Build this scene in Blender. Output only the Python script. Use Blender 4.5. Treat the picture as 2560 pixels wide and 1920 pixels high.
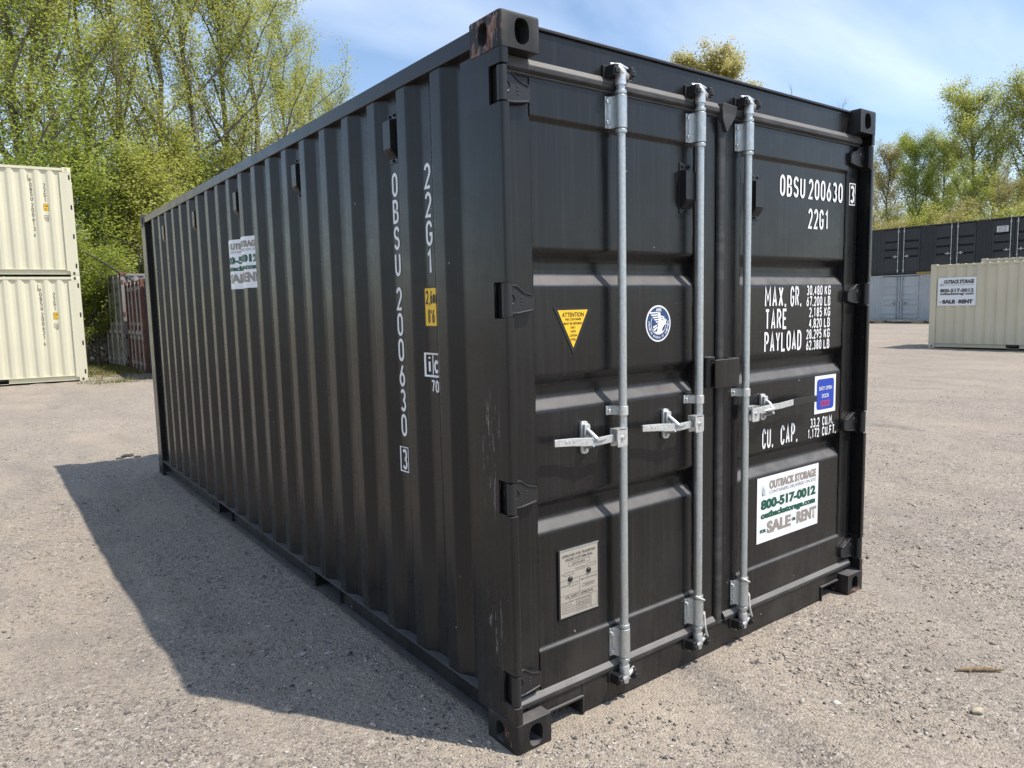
import bpy, bmesh, math, random
import numpy as np
from mathutils import Vector, Matrix

# ------------------------------------------------------------------ scene, camera, sky, sun
for o in list(bpy.data.objects): bpy.data.objects.remove(o)
S = bpy.context.scene
C = S.collection
R = math.radians

cam_d = bpy.data.cameras.new('camera'); cam = bpy.data.objects.new('camera', cam_d); C.objects.link(cam)
YAW, PITCH, ROLL, FPX = 0.641396, -0.107530, -0.023062, 1815.0
CAM = Vector((-1.4630, -1.9802, 1.6288))
fw = Vector((math.sin(YAW)*math.cos(PITCH), math.cos(YAW)*math.cos(PITCH), math.sin(PITCH)))
sd = Vector((math.cos(YAW), -math.sin(YAW), 0)); up = sd.cross(fw)
sr = math.cos(ROLL)*sd + math.sin(ROLL)*up; ur = -math.sin(ROLL)*sd + math.cos(ROLL)*up
M3 = Matrix((sr, ur, -fw)).transposed()
cam.matrix_world = Matrix.Translation(CAM) @ M3.to_4x4()
cam_d.sensor_fit = 'HORIZONTAL'; cam_d.sensor_width = 36.0
cam_d.lens = 36.0*FPX/2560.0; cam_d.clip_start = 0.05; cam_d.clip_end = 3000
S.camera = cam

SUNV = Vector((0.84, -1.22, 2.591)).normalized()       # towards the sun, from the container's own shadow
W = bpy.data.worlds.new('World'); S.world = W; W.use_nodes = True
nt = W.node_tree; nt.nodes.clear()
def wn(t, **k):
    n = nt.nodes.new(t)
    for a, b in k.items(): setattr(n, a, b)
    return n
sky = wn('ShaderNodeTexSky', sky_type='NISHITA'); sky.sun_disc = False
sky.sun_elevation = math.asin(SUNV.z); sky.sun_rotation = math.atan2(SUNV.x, SUNV.y)
sky.air_density = 1.0; sky.dust_density = 0.6; sky.ozone_density = 1.2
tc = wn('ShaderNodeTexCoord'); sep = wn('ShaderNodeSeparateXYZ'); nt.links.new(tc.outputs['Generated'], sep.inputs[0])
zz = wn('ShaderNodeMath', operation='ADD'); zz.inputs[1].default_value = 0.22; nt.links.new(sep.outputs[2], zz.inputs[0])
zm = wn('ShaderNodeMath', operation='MAXIMUM'); zm.inputs[1].default_value = 0.1; nt.links.new(zz.outputs[0], zm.inputs[0])
dx = wn('ShaderNodeMath', operation='DIVIDE'); nt.links.new(sep.outputs[0], dx.inputs[0]); nt.links.new(zm.outputs[0], dx.inputs[1])
dy = wn('ShaderNodeMath', operation='DIVIDE'); nt.links.new(sep.outputs[1], dy.inputs[0]); nt.links.new(zm.outputs[0], dy.inputs[1])
cmb = wn('ShaderNodeCombineXYZ'); nt.links.new(dx.outputs[0], cmb.inputs[0]); nt.links.new(dy.outputs[0], cmb.inputs[1])
mp = wn('ShaderNodeMapping'); mp.inputs['Rotation'].default_value = (0, 0, R(-20)); mp.inputs['Scale'].default_value = (0.9, 2.2, 1)
nt.links.new(cmb.outputs[0], mp.inputs[0])
ns = wn('ShaderNodeTexNoise'); ns.inputs['Scale'].default_value = 1.1; ns.inputs['Detail'].default_value = 6; ns.inputs['Roughness'].default_value = 0.5
ns.inputs['Distortion'].default_value = 0.3
nt.links.new(mp.outputs[0], ns.inputs['Vector'])
rp = wn('ShaderNodeValToRGB'); rp.color_ramp.elements[0].position = 0.38; rp.color_ramp.elements[1].position = 0.74
nt.links.new(ns.outputs['Fac'], rp.inputs[0])
cf = wn('ShaderNodeMath', operation='MULTIPLY'); cf.inputs[1].default_value = 0.45; nt.links.new(rp.outputs[0], cf.inputs[0])
cmx = wn('ShaderNodeMixRGB'); cmx.inputs['Color2'].default_value = (6.7, 7.2, 8.1, 1)
nt.links.new(cf.outputs[0], cmx.inputs['Fac']); nt.links.new(sky.outputs[0], cmx.inputs['Color1'])
bg = wn('ShaderNodeBackground'); bg.inputs['Strength'].default_value = 0.092
out = wn('ShaderNodeOutputWorld'); nt.links.new(cmx.outputs[0], bg.inputs[0]); nt.links.new(bg.outputs[0], out.inputs[0])

sun_d = bpy.data.lights.new('sun', 'SUN'); sun_d.energy = 2.55; sun_d.angle = R(0.55); sun_d.color = (1.0, 0.935, 0.85)
sun = bpy.data.objects.new('sun', sun_d); C.objects.link(sun)
sun.rotation_euler = (-SUNV).to_track_quat('-Z', 'Y').to_euler()
S.view_settings.view_transform = 'Standard'; S.view_settings.look = 'None'
S.view_settings.exposure = 1.16; S.view_settings.gamma = 1.0; S.view_settings.use_curve_mapping = False

# ------------------------------------------------------------------ helpers
rng = np.random.default_rng(7)

class MB:
    """collects faces; build() links them as one mesh object"""
    def __init__(s): s.v = []; s.f = []; s.m = []; s.cur = 0
    def add(s, vs, fs):
        b = len(s.v); s.v += [tuple(p) for p in vs]
        for f in fs: s.f.append([b+i for i in f]); s.m.append(s.cur)
    def box(s, x0, x1, y0, y1, z0, z1):
        vs = [(x, y, z) for z in (z0, z1) for y in (y0, y1) for x in (x0, x1)]
        s.add(vs, [(0,2,3,1), (4,5,7,6), (0,1,5,4), (2,6,7,3), (0,4,6,2), (1,3,7,5)])
    def prism(s, poly, axis, a, b, caps=True):
        """poly: 2-D points in the two other axes (cyclic order x,y,z), extruded along axis from a to b"""
        n = len(poly); vs = []
        for t in (a, b):
            for p, q in poly:
                vs.append((t, p, q) if axis == 0 else ((q, t, p) if axis == 1 else (p, q, t)))
        fs = [(i, (i+1) % n, n+(i+1) % n, n+i) for i in range(n)]
        if caps: fs += [tuple(range(n-1, -1, -1)), tuple(range(n, 2*n))]
        s.add(vs, fs)
    def strip(s, prof, axis, a, b):
        """open profile extruded (sheet)"""
        n = len(prof); vs = []
        for t in (a, b):
            for p, q in prof:
                vs.append((t, p, q) if axis == 0 else ((q, t, p) if axis == 1 else (p, q, t)))
        s.add(vs, [(i, i+1, n+i+1, n+i) for i in range(n-1)])
    def tube(s, pts, rad, n=8, caps=True):
        pts = [Vector(p) for p in pts]
        rads = rad if isinstance(rad, (list, tuple)) else [rad]*len(pts)
        b = len(s.v); ref = None
        for i, p in enumerate(pts):
            t = (pts[min(i+1, len(pts)-1)]-pts[max(i-1, 0)]).normalized()
            if ref is None: ref = Vector((1, 0, 0)) if abs(t.x) < .9 else Vector((0, 1, 0))
            u = t.cross(ref).normalized(); w = t.cross(u); ref = u.cross(t)
            for k in range(n):
                a = 2*math.pi*k/n; s.v.append(tuple(p+rads[i]*(math.cos(a)*u+math.sin(a)*w)))
        for i in range(len(pts)-1):
            for k in range(n):
                s.f.append([b+i*n+k, b+i*n+(k+1) % n, b+(i+1)*n+(k+1) % n, b+(i+1)*n+k]); s.m.append(s.cur)
        if caps:
            s.f.append([b+k for k in range(n)][::-1]); s.m.append(s.cur)
            s.f.append([b+(len(pts)-1)*n+k for k in range(n)]); s.m.append(s.cur)
    def cyl(s, p0, p1, r, n=12): s.tube([p0, p1], r, n)
    def build(s, name, mat, parent=None, bevel=0, smooth=35, seg=2):
        me = bpy.data.meshes.new(name); me.from_pydata(s.v, [], s.f)
        for m_ in (mat if isinstance(mat, (list, tuple)) else [mat]): me.materials.append(m_)
        if any(s.m): me.polygons.foreach_set('material_index', s.m)
        bm = bmesh.new(); bm.from_mesh(me); bmesh.ops.recalc_face_normals(bm, faces=bm.faces); bm.to_mesh(me); bm.free()
        return link(name, me, parent, bevel, smooth, seg)

def link(name, me, parent=None, bevel=0, smooth=35, seg=2):
    if smooth:
        me.polygons.foreach_set('use_smooth', [True]*len(me.polygons)); me.set_sharp_from_angle(angle=R(smooth))
    o = bpy.data.objects.new(name, me); C.objects.link(o)
    if parent: o.parent = parent
    if bevel:
        b = o.modifiers.new('edge', 'BEVEL'); b.width = bevel; b.segments = seg; b.limit_method = 'ANGLE'; b.angle_limit = R(40); b.harden_normals = True
    return o
def tag(o, label, cat, group=None, kind=None):
    if label: o['label'] = label
    if cat: o['category'] = cat
    if group: o['group'] = group
    if kind: o['kind'] = kind
    return o
def empty(name, loc=(0, 0, 0), rz=0):
    o = bpy.data.objects.new(name, None); C.objects.link(o); o.location = loc; o.rotation_euler = (0, 0, rz); o.empty_display_size = .2
    return o
def copy_tree(o, parent=None):
    c = o.copy(); C.objects.link(c); c.parent = parent
    for ch in list(o.children): copy_tree(ch, c)
    return c
def round_poly(pts, r, n=3, closed=False):
    """rounds the corners of a 2-D polyline"""
    out = []; N = len(pts)
    for i, p in enumerate(pts):
        if not closed and i in (0, N-1): out.append(tuple(p)); continue
        a = Vector(pts[i-1]); b = Vector(p); c = Vector(pts[(i+1) % N])
        d1 = (a-b); d2 = (c-b); l = min(r, d1.length*.45, d2.length*.45)
        s0 = b+d1.normalized()*l; s1 = b+d2.normalized()*l
        for k in range(n+1):
            t = k/n; q = (1-t)**2*s0+2*t*(1-t)*b+t*t*s1; out.append((q.x, q.y))
    return out
def rrect(x0, x1, y0, y1, r, n=4): return round_poly([(x0, y0), (x1, y0), (x1, y1), (x0, y1)], r, n, True)

# ------------------------------------------------------------------ materials
def pm(name, col, rough=.5, metal=0., spec=.5, coat=0.):
    m = bpy.data.materials.new(name); m.use_nodes = True; b = m.node_tree.nodes['Principled BSDF']
    b.inputs['Base Color'].default_value = (*col, 1); b.inputs['Roughness'].default_value = rough
    b.inputs['Metallic'].default_value = metal; b.inputs['Specular IOR Level'].default_value = spec
    if coat: b.inputs['Coat Weight'].default_value = coat
    return m
class NT:
    def __init__(s, m): s.m = m; s.t = m.node_tree; s.b = s.t.nodes['Principled BSDF']; s.co = s.n('ShaderNodeTexCoord').outputs['Object']
    def n(s, t, **k):
        x = s.t.nodes.new(t)
        for a, b in k.items(): setattr(x, a, b)
        return x
    def l(s, a, b): s.t.links.new(a, b)
    def noise(s, scale, detail=4, rough=.5, vec=(1, 1, 1), dist=0, co=None):
        mp = s.n('ShaderNodeMapping'); mp.inputs['Scale'].default_value = vec; s.l(co or s.co, mp.inputs[0])
        x = s.n('ShaderNodeTexNoise'); x.inputs['Scale'].default_value = scale; x.inputs['Detail'].default_value = detail
        x.inputs['Roughness'].default_value = rough; x.inputs['Distortion'].default_value = dist; s.l(mp.outputs[0], x.inputs['Vector'])
        return x.outputs['Fac']
    def ramp(s, fac, p0, p1, c0=0., c1=1.):
        x = s.n('ShaderNodeMapRange'); x.inputs[1].default_value = p0; x.inputs[2].default_value = p1
        x.inputs[3].default_value = c0; x.inputs[4].default_value = c1; s.l(fac, x.inputs[0]); return x.outputs[0]
    def math(s, op, a, b):
        x = s.n('ShaderNodeMath', operation=op)
        for i, q in enumerate((a, b)):
            if isinstance(q, (int, float)): x.inputs[i].default_value = q
            else: s.l(q, x.inputs[i])
        return x.outputs[0]
    def mix(s, fac, c1, c2):
        x = s.n('ShaderNodeMixRGB')
        for i, q in (('Fac', fac), ('Color1', c1), ('Color2', c2)):
            if isinstance(q, (int, float)): x.inputs[i].default_value = q
            elif isinstance(q, tuple): x.inputs[i].default_value = (*q, 1)
            else: s.l(q, x.inputs[i])
        return x.outputs[0]
    def color(s, c): s.l(c, s.b.inputs['Base Color'])
    def rough(s, c): s.l(c, s.b.inputs['Roughness'])
    def bump(s, h, strength=.3, dist=.01):
        x = s.n('ShaderNodeBump'); x.inputs['Strength'].default_value = strength; x.inputs['Distance'].default_value = dist
        s.l(h, x.inputs['Height']); s.l(x.outputs[0], s.b.inputs['Normal'])

def black_paint(name, scuff=None, rust=None, rough=.26, dust=.85):
    m = pm(name, (.011, .0115, .013), rough, spec=.38); t = NT(m)
    base = t.mix(t.ramp(t.noise(2.2, 3), .35, .7), (.0095, .0093, .0094), (.0135, .0132, .0132))
    streak = t.ramp(t.noise(1.0, 5, .62, (60, 60, 1.1)), .50, .80, 0, .42)          # rain streaks of dust
    base = t.mix(streak, base, (.040, .040, .040))
    spz_ = t.n('ShaderNodeSeparateXYZ'); t.l(t.co, spz_.inputs[0])
    film = t.math('MULTIPLY', t.ramp(spz_.outputs[2], .12, .75, .5, 0), t.ramp(t.noise(5, 6, .7, (1, 1, .5)), .42, .72))      # splashed dust near the ground
    base = t.mix(film, base, (.060, .056, .051))
    dots = t.ramp(t.noise(30, 2, .5), .775, .80)                                   # sparse chips
    base = t.mix(dots, base, (.24, .23, .22))
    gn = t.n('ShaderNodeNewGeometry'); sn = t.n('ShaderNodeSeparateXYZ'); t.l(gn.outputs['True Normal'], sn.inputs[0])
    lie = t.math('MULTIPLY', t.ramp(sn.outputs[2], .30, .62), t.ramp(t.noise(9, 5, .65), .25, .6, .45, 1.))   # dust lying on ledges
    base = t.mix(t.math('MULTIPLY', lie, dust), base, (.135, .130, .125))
    if scuff:
        sp = t.n('ShaderNodeSeparateXYZ'); t.l(t.co, sp.inputs[0])
        msk = None
        for (z0, z1) in scuff:
            a = t.math('MULTIPLY', t.ramp(sp.outputs[2], z0, z0+.1), t.ramp(sp.outputs[2], z1-.1, z1, 1, 0))
            msk = a if msk is None else t.math('MAXIMUM', msk, a)
        band = t.math('MULTIPLY', t.ramp(sp.outputs[1], .05, .075), t.ramp(sp.outputs[1], .14, .19, 1, 0))
        sc = t.math('MULTIPLY', t.ramp(t.noise(26, 6, .7, (2.2, 2.2, .35)), .575, .62), t.math('MULTIPLY', msk, band))
        base = t.mix(t.math('MULTIPLY', sc, .5), base, (.30, .28, .30))
    if rust:
        lvl, ax, r0, r1 = rust                                                     # amount, local axis, fade range
        sp2 = t.n('ShaderNodeSeparateXYZ'); t.l(t.co, sp2.inputs[0])
        mk = t.ramp(sp2.outputs[ax], r0, r1, 1, 0)
        rs = t.math('MULTIPLY', t.ramp(t.noise(24, 7, .72, (1, 1, .45)), lvl, lvl+.05), mk)
        rc = t.mix(t.ramp(t.noise(38, 5), .38, .62), (.13, .042, .014), (.30, .20, .155))
        base = t.mix(t.math('MULTIPLY', rs, .9), base, rc)
    t.color(base)
    t.rough(t.math('ADD', t.ramp(t.noise(7, 4, .6), .3, .7, rough-.05, rough+.08), t.math('MULTIPLY', lie, .35)))
    t.bump(t.math('ADD', t.math('MULTIPLY', t.noise(260, 2, .6), .08), t.math('MULTIPLY', t.noise(2.6, 2, .5, (1, 1, .6)), 1.)), .14, .006)
    return m
M = {}
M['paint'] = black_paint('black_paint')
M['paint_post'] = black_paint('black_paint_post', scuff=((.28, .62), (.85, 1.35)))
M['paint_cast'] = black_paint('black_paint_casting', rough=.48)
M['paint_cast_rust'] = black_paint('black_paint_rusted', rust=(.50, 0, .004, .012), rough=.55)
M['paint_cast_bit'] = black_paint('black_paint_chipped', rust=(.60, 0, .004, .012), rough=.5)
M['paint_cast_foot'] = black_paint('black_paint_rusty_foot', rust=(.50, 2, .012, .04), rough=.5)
M['black_part'] = pm('black_part', (.014, .014, .015), .42)
m = pm('rubber', (.034, .033, .032), .55); t = NT(m)
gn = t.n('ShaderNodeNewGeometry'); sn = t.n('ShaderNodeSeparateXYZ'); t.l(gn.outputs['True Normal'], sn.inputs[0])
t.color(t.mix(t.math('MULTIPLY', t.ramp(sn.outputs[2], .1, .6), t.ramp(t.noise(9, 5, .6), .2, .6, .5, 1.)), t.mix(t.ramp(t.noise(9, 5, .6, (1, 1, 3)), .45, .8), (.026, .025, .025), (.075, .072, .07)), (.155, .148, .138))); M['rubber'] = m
m = pm('galvanised', (.50, .52, .52), .42, .75); t = NT(m)
t.color(t.mix(t.ramp(t.noise(70, 3, .5), .35, .7), (.46, .485, .48), (.56, .58, .575))); t.rough(t.ramp(t.noise(25, 3), .3, .7, .34, .52)); M['galv'] = m
m = pm('zinc_bright', (.66, .67, .66), .36, .6); t = NT(m)
t.color(t.mix(t.ramp(t.noise(80, 3, .5), .35, .7), (.56, .57, .56), (.74, .75, .74))); M['zinc'] = m
M['hole'] = pm('dark_hole', (.006, .006, .006), .9)
M['white'] = pm('white_marking', (.80, .80, .80), .5)
M['dark_mark'] = pm('dark_marking', (.10, .10, .09), .6)
M['sign_white'] = pm('sign_white', (.79, .80, .82), .35)
M['sign_green'] = pm('sign_green', (.006, .085, .052), .45)
M['sign_brown'] = pm('sign_brown', (.29, .255, .225), .45)
M['sign_grey'] = pm('sign_grey', (.20, .215, .23), .45)
M['sign_blade'] = pm('sign_blade', (.50, .66, .62), .45)
M['sign_blade_dark'] = pm('sign_blade_dark', (.10, .22, .22), .45)
M['yellow'] = pm('sticker_yellow', (.86, .52, .025), .4)
M['st_black'] = pm('sticker_black', (.012, .012, .012), .4)
M['st_white'] = pm('sticker_white', (.80, .81, .82), .38)
M['st_blue'] = pm('sticker_blue', (.012, .05, .40), .38)
M['st_navy'] = pm('sticker_navy', (.018, .055, .16), .4)
M['st_red'] = pm('sticker_red', (.62, .05, .06), .4)
m = pm('data_plate', (.46, .42, .36), .42, .35); t = NT(m)
t.color(t.mix(t.noise(30, 3), (.42, .385, .335), (.50, .46, .40))); M['plate'] = m
M['plate_text'] = pm('plate_text', (.07, .065, .06), .5)
M['rope'] = pm('twine', (.55, .53, .48), .85)

# ------------------------------------------------------------------ lettering
def arc(cx, cy, rx, ry, a0, a1, n=9):
    return [(cx+rx*math.cos(R(a0+(a1-a0)*i/n)), cy+ry*math.sin(R(a0+(a1-a0)*i/n))) for i in range(n+1)]
GL = {
 '0': [arc(.5,.72,.5,.28,180,0)+arc(.5,.28,.5,.28,0,-180)+[(0,.72)]],
 '1': [[(.12,.80),(.55,1),(.55,0)]],
 '2': [arc(.5,.72,.5,.28,165,-35)+[(0,0),(1,0)]],
 '3': [arc(.5,.75,.45,.25,150,-90), arc(.5,.25,.5,.25,90,-150)],
 '4': [[(.75,0),(.75,1)], [(.70,.96),(.04,.28),(1,.28)]],
 '5': [[(.95,1),(.12,1),(.06,.56)]+arc(.48,.30,.52,.30,115,-150)],
 '6': [arc(.5,.29,.5,.29,150,510,18), [(.74,1),(.03,.40)]],
 '7': [[(0,1),(1,1),(.38,0)]],
 '8': [arc(.5,.75,.43,.25,-90,270), arc(.5,.25,.5,.25,90,450)],
 '9': [arc(.5,.71,.5,.29,-30,330,18), [(.26,0),(.97,.60)]],
 'A': [[(0,0),(.5,1),(1,0)], [(.16,.28),(.84,.28)]],
 'B': [[(.5,.52),(0,.52)], [(.5,0),(0,0),(0,1),(.5,1)]+arc(.48,.76,.44,.24,80,-80)+arc(.5,.26,.5,.26,80,-90)],
 'C': [arc(.5,.72,.5,.28,10,180)+arc(.5,.28,.5,.28,180,350)],
 'D': [[(0,0),(0,1),(.45,1)]+arc(.45,.70,.55,.30,80,0)+arc(.45,.30,.55,.30,0,-90)+[(0,0)]],
 'E': [[(1,1),(0,1),(0,0),(1,0)], [(0,.52),(.8,.52)]],
 'F': [[(1,1),(0,1),(0,0)], [(0,.52),(.8,.52)]],
 'G': [arc(.5,.72,.5,.28,10,180)+arc(.5,.28,.5,.28,180,360)+[(1,.46),(.55,.46)]],
 'K': [[(0,1),(0,0)], [(1,1),(0,.42)], [(.3,.58),(1,0)]],
 'L': [[(0,1),(0,0),(1,0)]],
 'M': [[(0,0),(0,1),(.5,.35),(1,1),(1,0)]],
 'P': [[(0,0),(0,1),(.45,1)]+arc(.45,.74,.55,.26,85,-85)+[(0,.48)]],
 'R': [[(0,0),(0,1),(.45,1)]+arc(.45,.75,.55,.25,85,-85)+[(0,.5)], [(.5,.5),(1,0)]],
 'S': [arc(.5,.75,.5,.25,15,270)+arc(.5,.25,.5,.25,90,-165)],
 'T': [[(0,1),(1,1)], [(.5,1),(.5,0)]],
 'U': [[(0,1),(0,.28)]+arc(.5,.28,.5,.28,180,360)+[(1,1)]],
 'X': [[(0,0),(1,1)], [(0,1),(1,0)]],
 'Y': [[(0,1),(.5,.45),(1,1)], [(.5,.45),(.5,0)]],
 'I': [[(.5,0),(.5,1)]],
 'm': [[(0,0),(0,.62)], [(0,.5)]+arc(.25,.5,.25,.16,180,0)+[(.5,0)], [(.5,.5)]+arc(.75,.5,.25,.16,180,0)+[(1,0)]],
 'i': [[(.5,0),(.5,.68)], [(.5,.88),(.5,1)]],
 'c': [arc(.5,.36,.5,.36,35,325)],
 "'": [[(.5,1),(.5,.72)]], '"': [[(.3,1),(.3,.72)], [(.7,1),(.7,.72)]],
 ',': [[(.6,.08),(.35,-.18)]], '.': [[(.5,.0),(.5,.05)]],
 '-': [[(.1,.5),(.9,.5)]],
}
GL['O'] = GL['0']
WID = {'.': .35, ',': .35, "'": .35, 'I': .4, 'M': 1.25, 'm': 1.3, ' ': .8, 'i': .4}
def stroke_text(s, h, w, t, gap):
    """monoline condensed lettering; returns verts (u, v, layer), faces and the total width"""
    V = []; F = []; x = 0; lay = 0
    for ch in s:
        cw = w*WID.get(ch, 1.)
        if ch in GL:
            for st in GL[ch]:
                lay += 1
                P = []
                for p in st:
                    q = Vector((x+t/2+p[0]*(cw-t), t/2+p[1]*(h-t)))
                    if not P or (q-P[-1]).length > 1e-5: P.append(q)
                n = len(P); closed = (P[0]-P[-1]).length < 1e-4
                if ch == '.': P = [Vector((x+cw/2, 0)), Vector((x+cw/2, t*1.1))]; n = 2
                b = len(V)
                for i in range(n):
                    d0 = (P[i]-P[i-1]).normalized() if i > 0 else ((P[-1]-P[-2]).normalized() if closed else None)
                    d1 = (P[i+1]-P[i]).normalized() if i < n-1 else ((P[1]-P[0]).normalized() if closed else None)
                    if d0 is None: d0 = d1
                    if d1 is None: d1 = d0
                    n0 = Vector((-d0.y, d0.x)); n1 = Vector((-d1.y, d1.x)); mm = (n0+n1)
                    mm = mm.normalized() if mm.length > 1e-4 else n0
                    k = min(1/max(mm.dot(n0), .3), 1.7)
                    V.append((*(P[i]+mm*k*t/2), lay)); V.append((*(P[i]-mm*k*t/2), lay))
                for i in range(n-1): F.append((b+2*i, b+2*i+1, b+2*i+3, b+2*i+2))
        x += cw+gap
    return V, F, x-gap
def font_text(s, bold=0.0):
    cu = bpy.data.curves.new('txt', 'FONT'); cu.body = s; cu.offset = bold; cu.resolution_u = 4
    ob = bpy.data.objects.new('txt', cu); C.objects.link(ob)
    dg = bpy.context.evaluated_depsgraph_get(); me = bpy.data.meshes.new_from_object(ob.evaluated_get(dg))
    bm = bmesh.new(); bm.from_mesh(me)
    xs = [v.co.x for v in bm.verts]; ys = [v.co.y for v in bm.verts]
    x0, x1, y0, y1 = min(xs), max(xs), min(ys), max(ys)
    for v in bm.verts: v.co = ((v.co.x-x0)/(x1-x0), (v.co.y-y0)/(y1-y0), 0)
    bpy.data.objects.remove(ob); bpy.data.meshes.remove(me); bpy.data.curves.remove(cu)
    return bm
def put2d(name, V, F, mapf, mat, parent):
    me = bpy.data.meshes.new(name); me.from_pydata([mapf(*v) for v in V], [], F); me.materials.append(mat)
    return link(name, me, parent, smooth=0)
def fit_font(name, s, u0, u1, v0, v1, mapf, mat, parent, bold=0.0, cuts=None, du=0.):
    bm = font_text(s, bold)
    for v in bm.verts: v.co = (u0+v.co.x*(u1-u0)+du, v0+v.co.y*(v1-v0), 0)
    for c in (cuts or []):
        bmesh.ops.bisect_plane(bm, geom=bm.verts[:]+bm.edges[:]+bm.faces[:], plane_co=(c, 0, 0), plane_no=(1, 0, 0), dist=1e-6)
    for v in bm.verts: v.co = mapf(v.co.x, v.co.y, 1)
    me = bpy.data.meshes.new(name); bm.to_mesh(me); bm.free(); me.materials.append(mat)
    return link(name, me, parent, smooth=0)

# ------------------------------------------------------------------ container geometry shared by all of them
def corr_profile(L, y0, y1, xo=.010, xi=.046, pitch=.2694, c0=.432, ow=.072, sl=.065, r=.007, n=3):
    """(x, y) profile of the corrugated long side; y0/y1 are where the posts begin"""
    P = [(xi, y0)]; c = c0
    while c+ow/2 < y1-.02:
        a, b = c-ow/2, c+ow/2
        if a-sl > y0: P.append((xi, a-sl))
        P.append((xo, a)); P.append((xo, b))
        if b+sl < y1-.005: P.append((xi, b+sl))
        c += pitch
    P.append((xi, y1))
    return round_poly(P, r, n)
def corr_x(y, xo=.010, xi=.046, pitch=.2694, c0=.432, ow=.072, sl=.065):
    d = abs((y-c0+pitch/2) % pitch-pitch/2)
    if d <= ow/2: return xo
    if d <= ow/2+sl: return xo+(xi-xo)*(d-ow/2)/sl
    return xi
def casting_mesh():
    """corner casting with three oval openings; corner at the origin, body in +x +y +z"""
    bm = bmesh.new(); bmesh.ops.create_cube(bm, size=1)
    for v in bm.verts: v.co = ((v.co.x+.5)*.162, (v.co.y+.5)*.178, (v.co.z+.5)*.118)
    ed = [e for e in bm.edges if sum(1 for v in e.verts if v.co.x < .001 and v.co.y < .001) == 2]
    bmesh.ops.bevel(bm, geom=ed, offset=.016, segments=4, affect='EDGES', profile=.5)
    ed = [e for e in bm.edges if all(v.co.z < .001 for v in e.verts)]
    bmesh.ops.bevel(bm, geom=ed, offset=.009, segments=2, affect='EDGES', profile=.5)
    me = bpy.data.meshes.new('corner_casting'); bm.to_mesh(me); bm.free()
    me.materials.append(M['paint_cast'])
    base = bpy.data.objects.new('tmp', me); C.objects.link(base)
    def oval(w, h, n=20): return [(w/2*math.copysign(abs(math.cos(a))**.72, math.cos(a)), h/2*math.copysign(abs(math.sin(a))**.78, math.sin(a))) for a in [2*math.pi*i/n for i in range(n)]]
    cut = MB()
    cut.prism([(.10+p, .060+q) for p, q in oval(.054, .078)], 0, -.02, .10)                     # side opening
    o1 = cut.build('tmp1', M['hole'], smooth=0)
    cut = MB(); cut.prism([(.060+q, .090+p) for p, q in oval(.062, .084)], 1, -.02, .12); o2 = cut.build('tmp2', M['hole'], smooth=0)   # end opening
    cut = MB(); cut.prism([(.085+p, .10+q) for p, q in oval(.066, .10)], 2, -.02, .085); o3 = cut.build('tmp3', M['hole'], smooth=0)
    for o in (o1, o2, o3):
        md = base.modifiers.new('b', 'BOOLEAN'); md.object = o; md.operation = 'DIFFERENCE'; md.solver = 'EXACT'
    dg = bpy.context.evaluated_depsgraph_get(); r = bpy.data.meshes.new_from_object(base.evaluated_get(dg)); r.name = 'corner_casting'
    for o in (base, o1, o2, o3): bpy.data.objects.remove(o)
    return r
CAST = casting_mesh()
def cast_variant(mat):
    me = CAST.copy(); me.materials[0] = mat; return me
def castings(root, L, W_, H, mats, z0=0):
    """eight castings; mats maps corner keys to a mesh"""
    for ix in (0, 1):
        for iy in (0, 1):
            for iz in (0, 1):
                o = link('corner_casting', mats.get((ix, iy, iz), mats[None]), root, smooth=30)
                o.location = (W_ if ix else 0, L if iy else 0, H if iz else 0)
                o.scale = (-1 if ix else 1, -1 if iy else 1, -1 if iz else 1)

# ------------------------------------------------------------------ the black container
L, WD, H = 6.058, 2.438, 2.591
K = empty('shipping_container')
tag(K, 'glossy black shipping container with galvanised lock rods and white lettering, standing alone on the gravel', 'container', 'shipping containers')
P_ = M['paint']

# corrugated long sides, blind end, roof, floor
mb = MB(); mb.strip(corr_profile(L, .245, 5.875), 2, .155, 2.515); side = mb.build('side_panel', P_, K, smooth=0)
mb = MB(); mb.strip([(WD-x, y) for x, y in corr_profile(L, .245, 5.875)], 2, .155, 2.515); mb.build('side_panel', P_, K, smooth=0)
mb = MB(); prof = []; x = .12; k = 0
while x < WD-.13:
    prof += [(x, L-.012), (x+.11, L-.012), (x+.128, L-.055), (x+.238, L-.055)]; x += .256
prof = [p for p in prof if p[0] < WD-.1]; mb.strip(prof, 2, .13, 2.51); mb.build('end_panel', P_, K, smooth=25)
mb = MB(); prof = []; y = .20
while y < L-.2:
    prof += [(y, 2.566), (y+.09, 2.566), (y+.105, 2.584), (y+.195, 2.584)]; y += .21
prof = [p for p in prof if p[0] < L-.15]
mb.strip(prof, 0, .05, WD-.05); mb.build('roof_panel', P_, K, smooth=25)
mb = MB(); mb.box(.06, WD-.06, .12, L-.06, .10, .15); mb.build('floor', M['black_part'], K, smooth=0)

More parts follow.
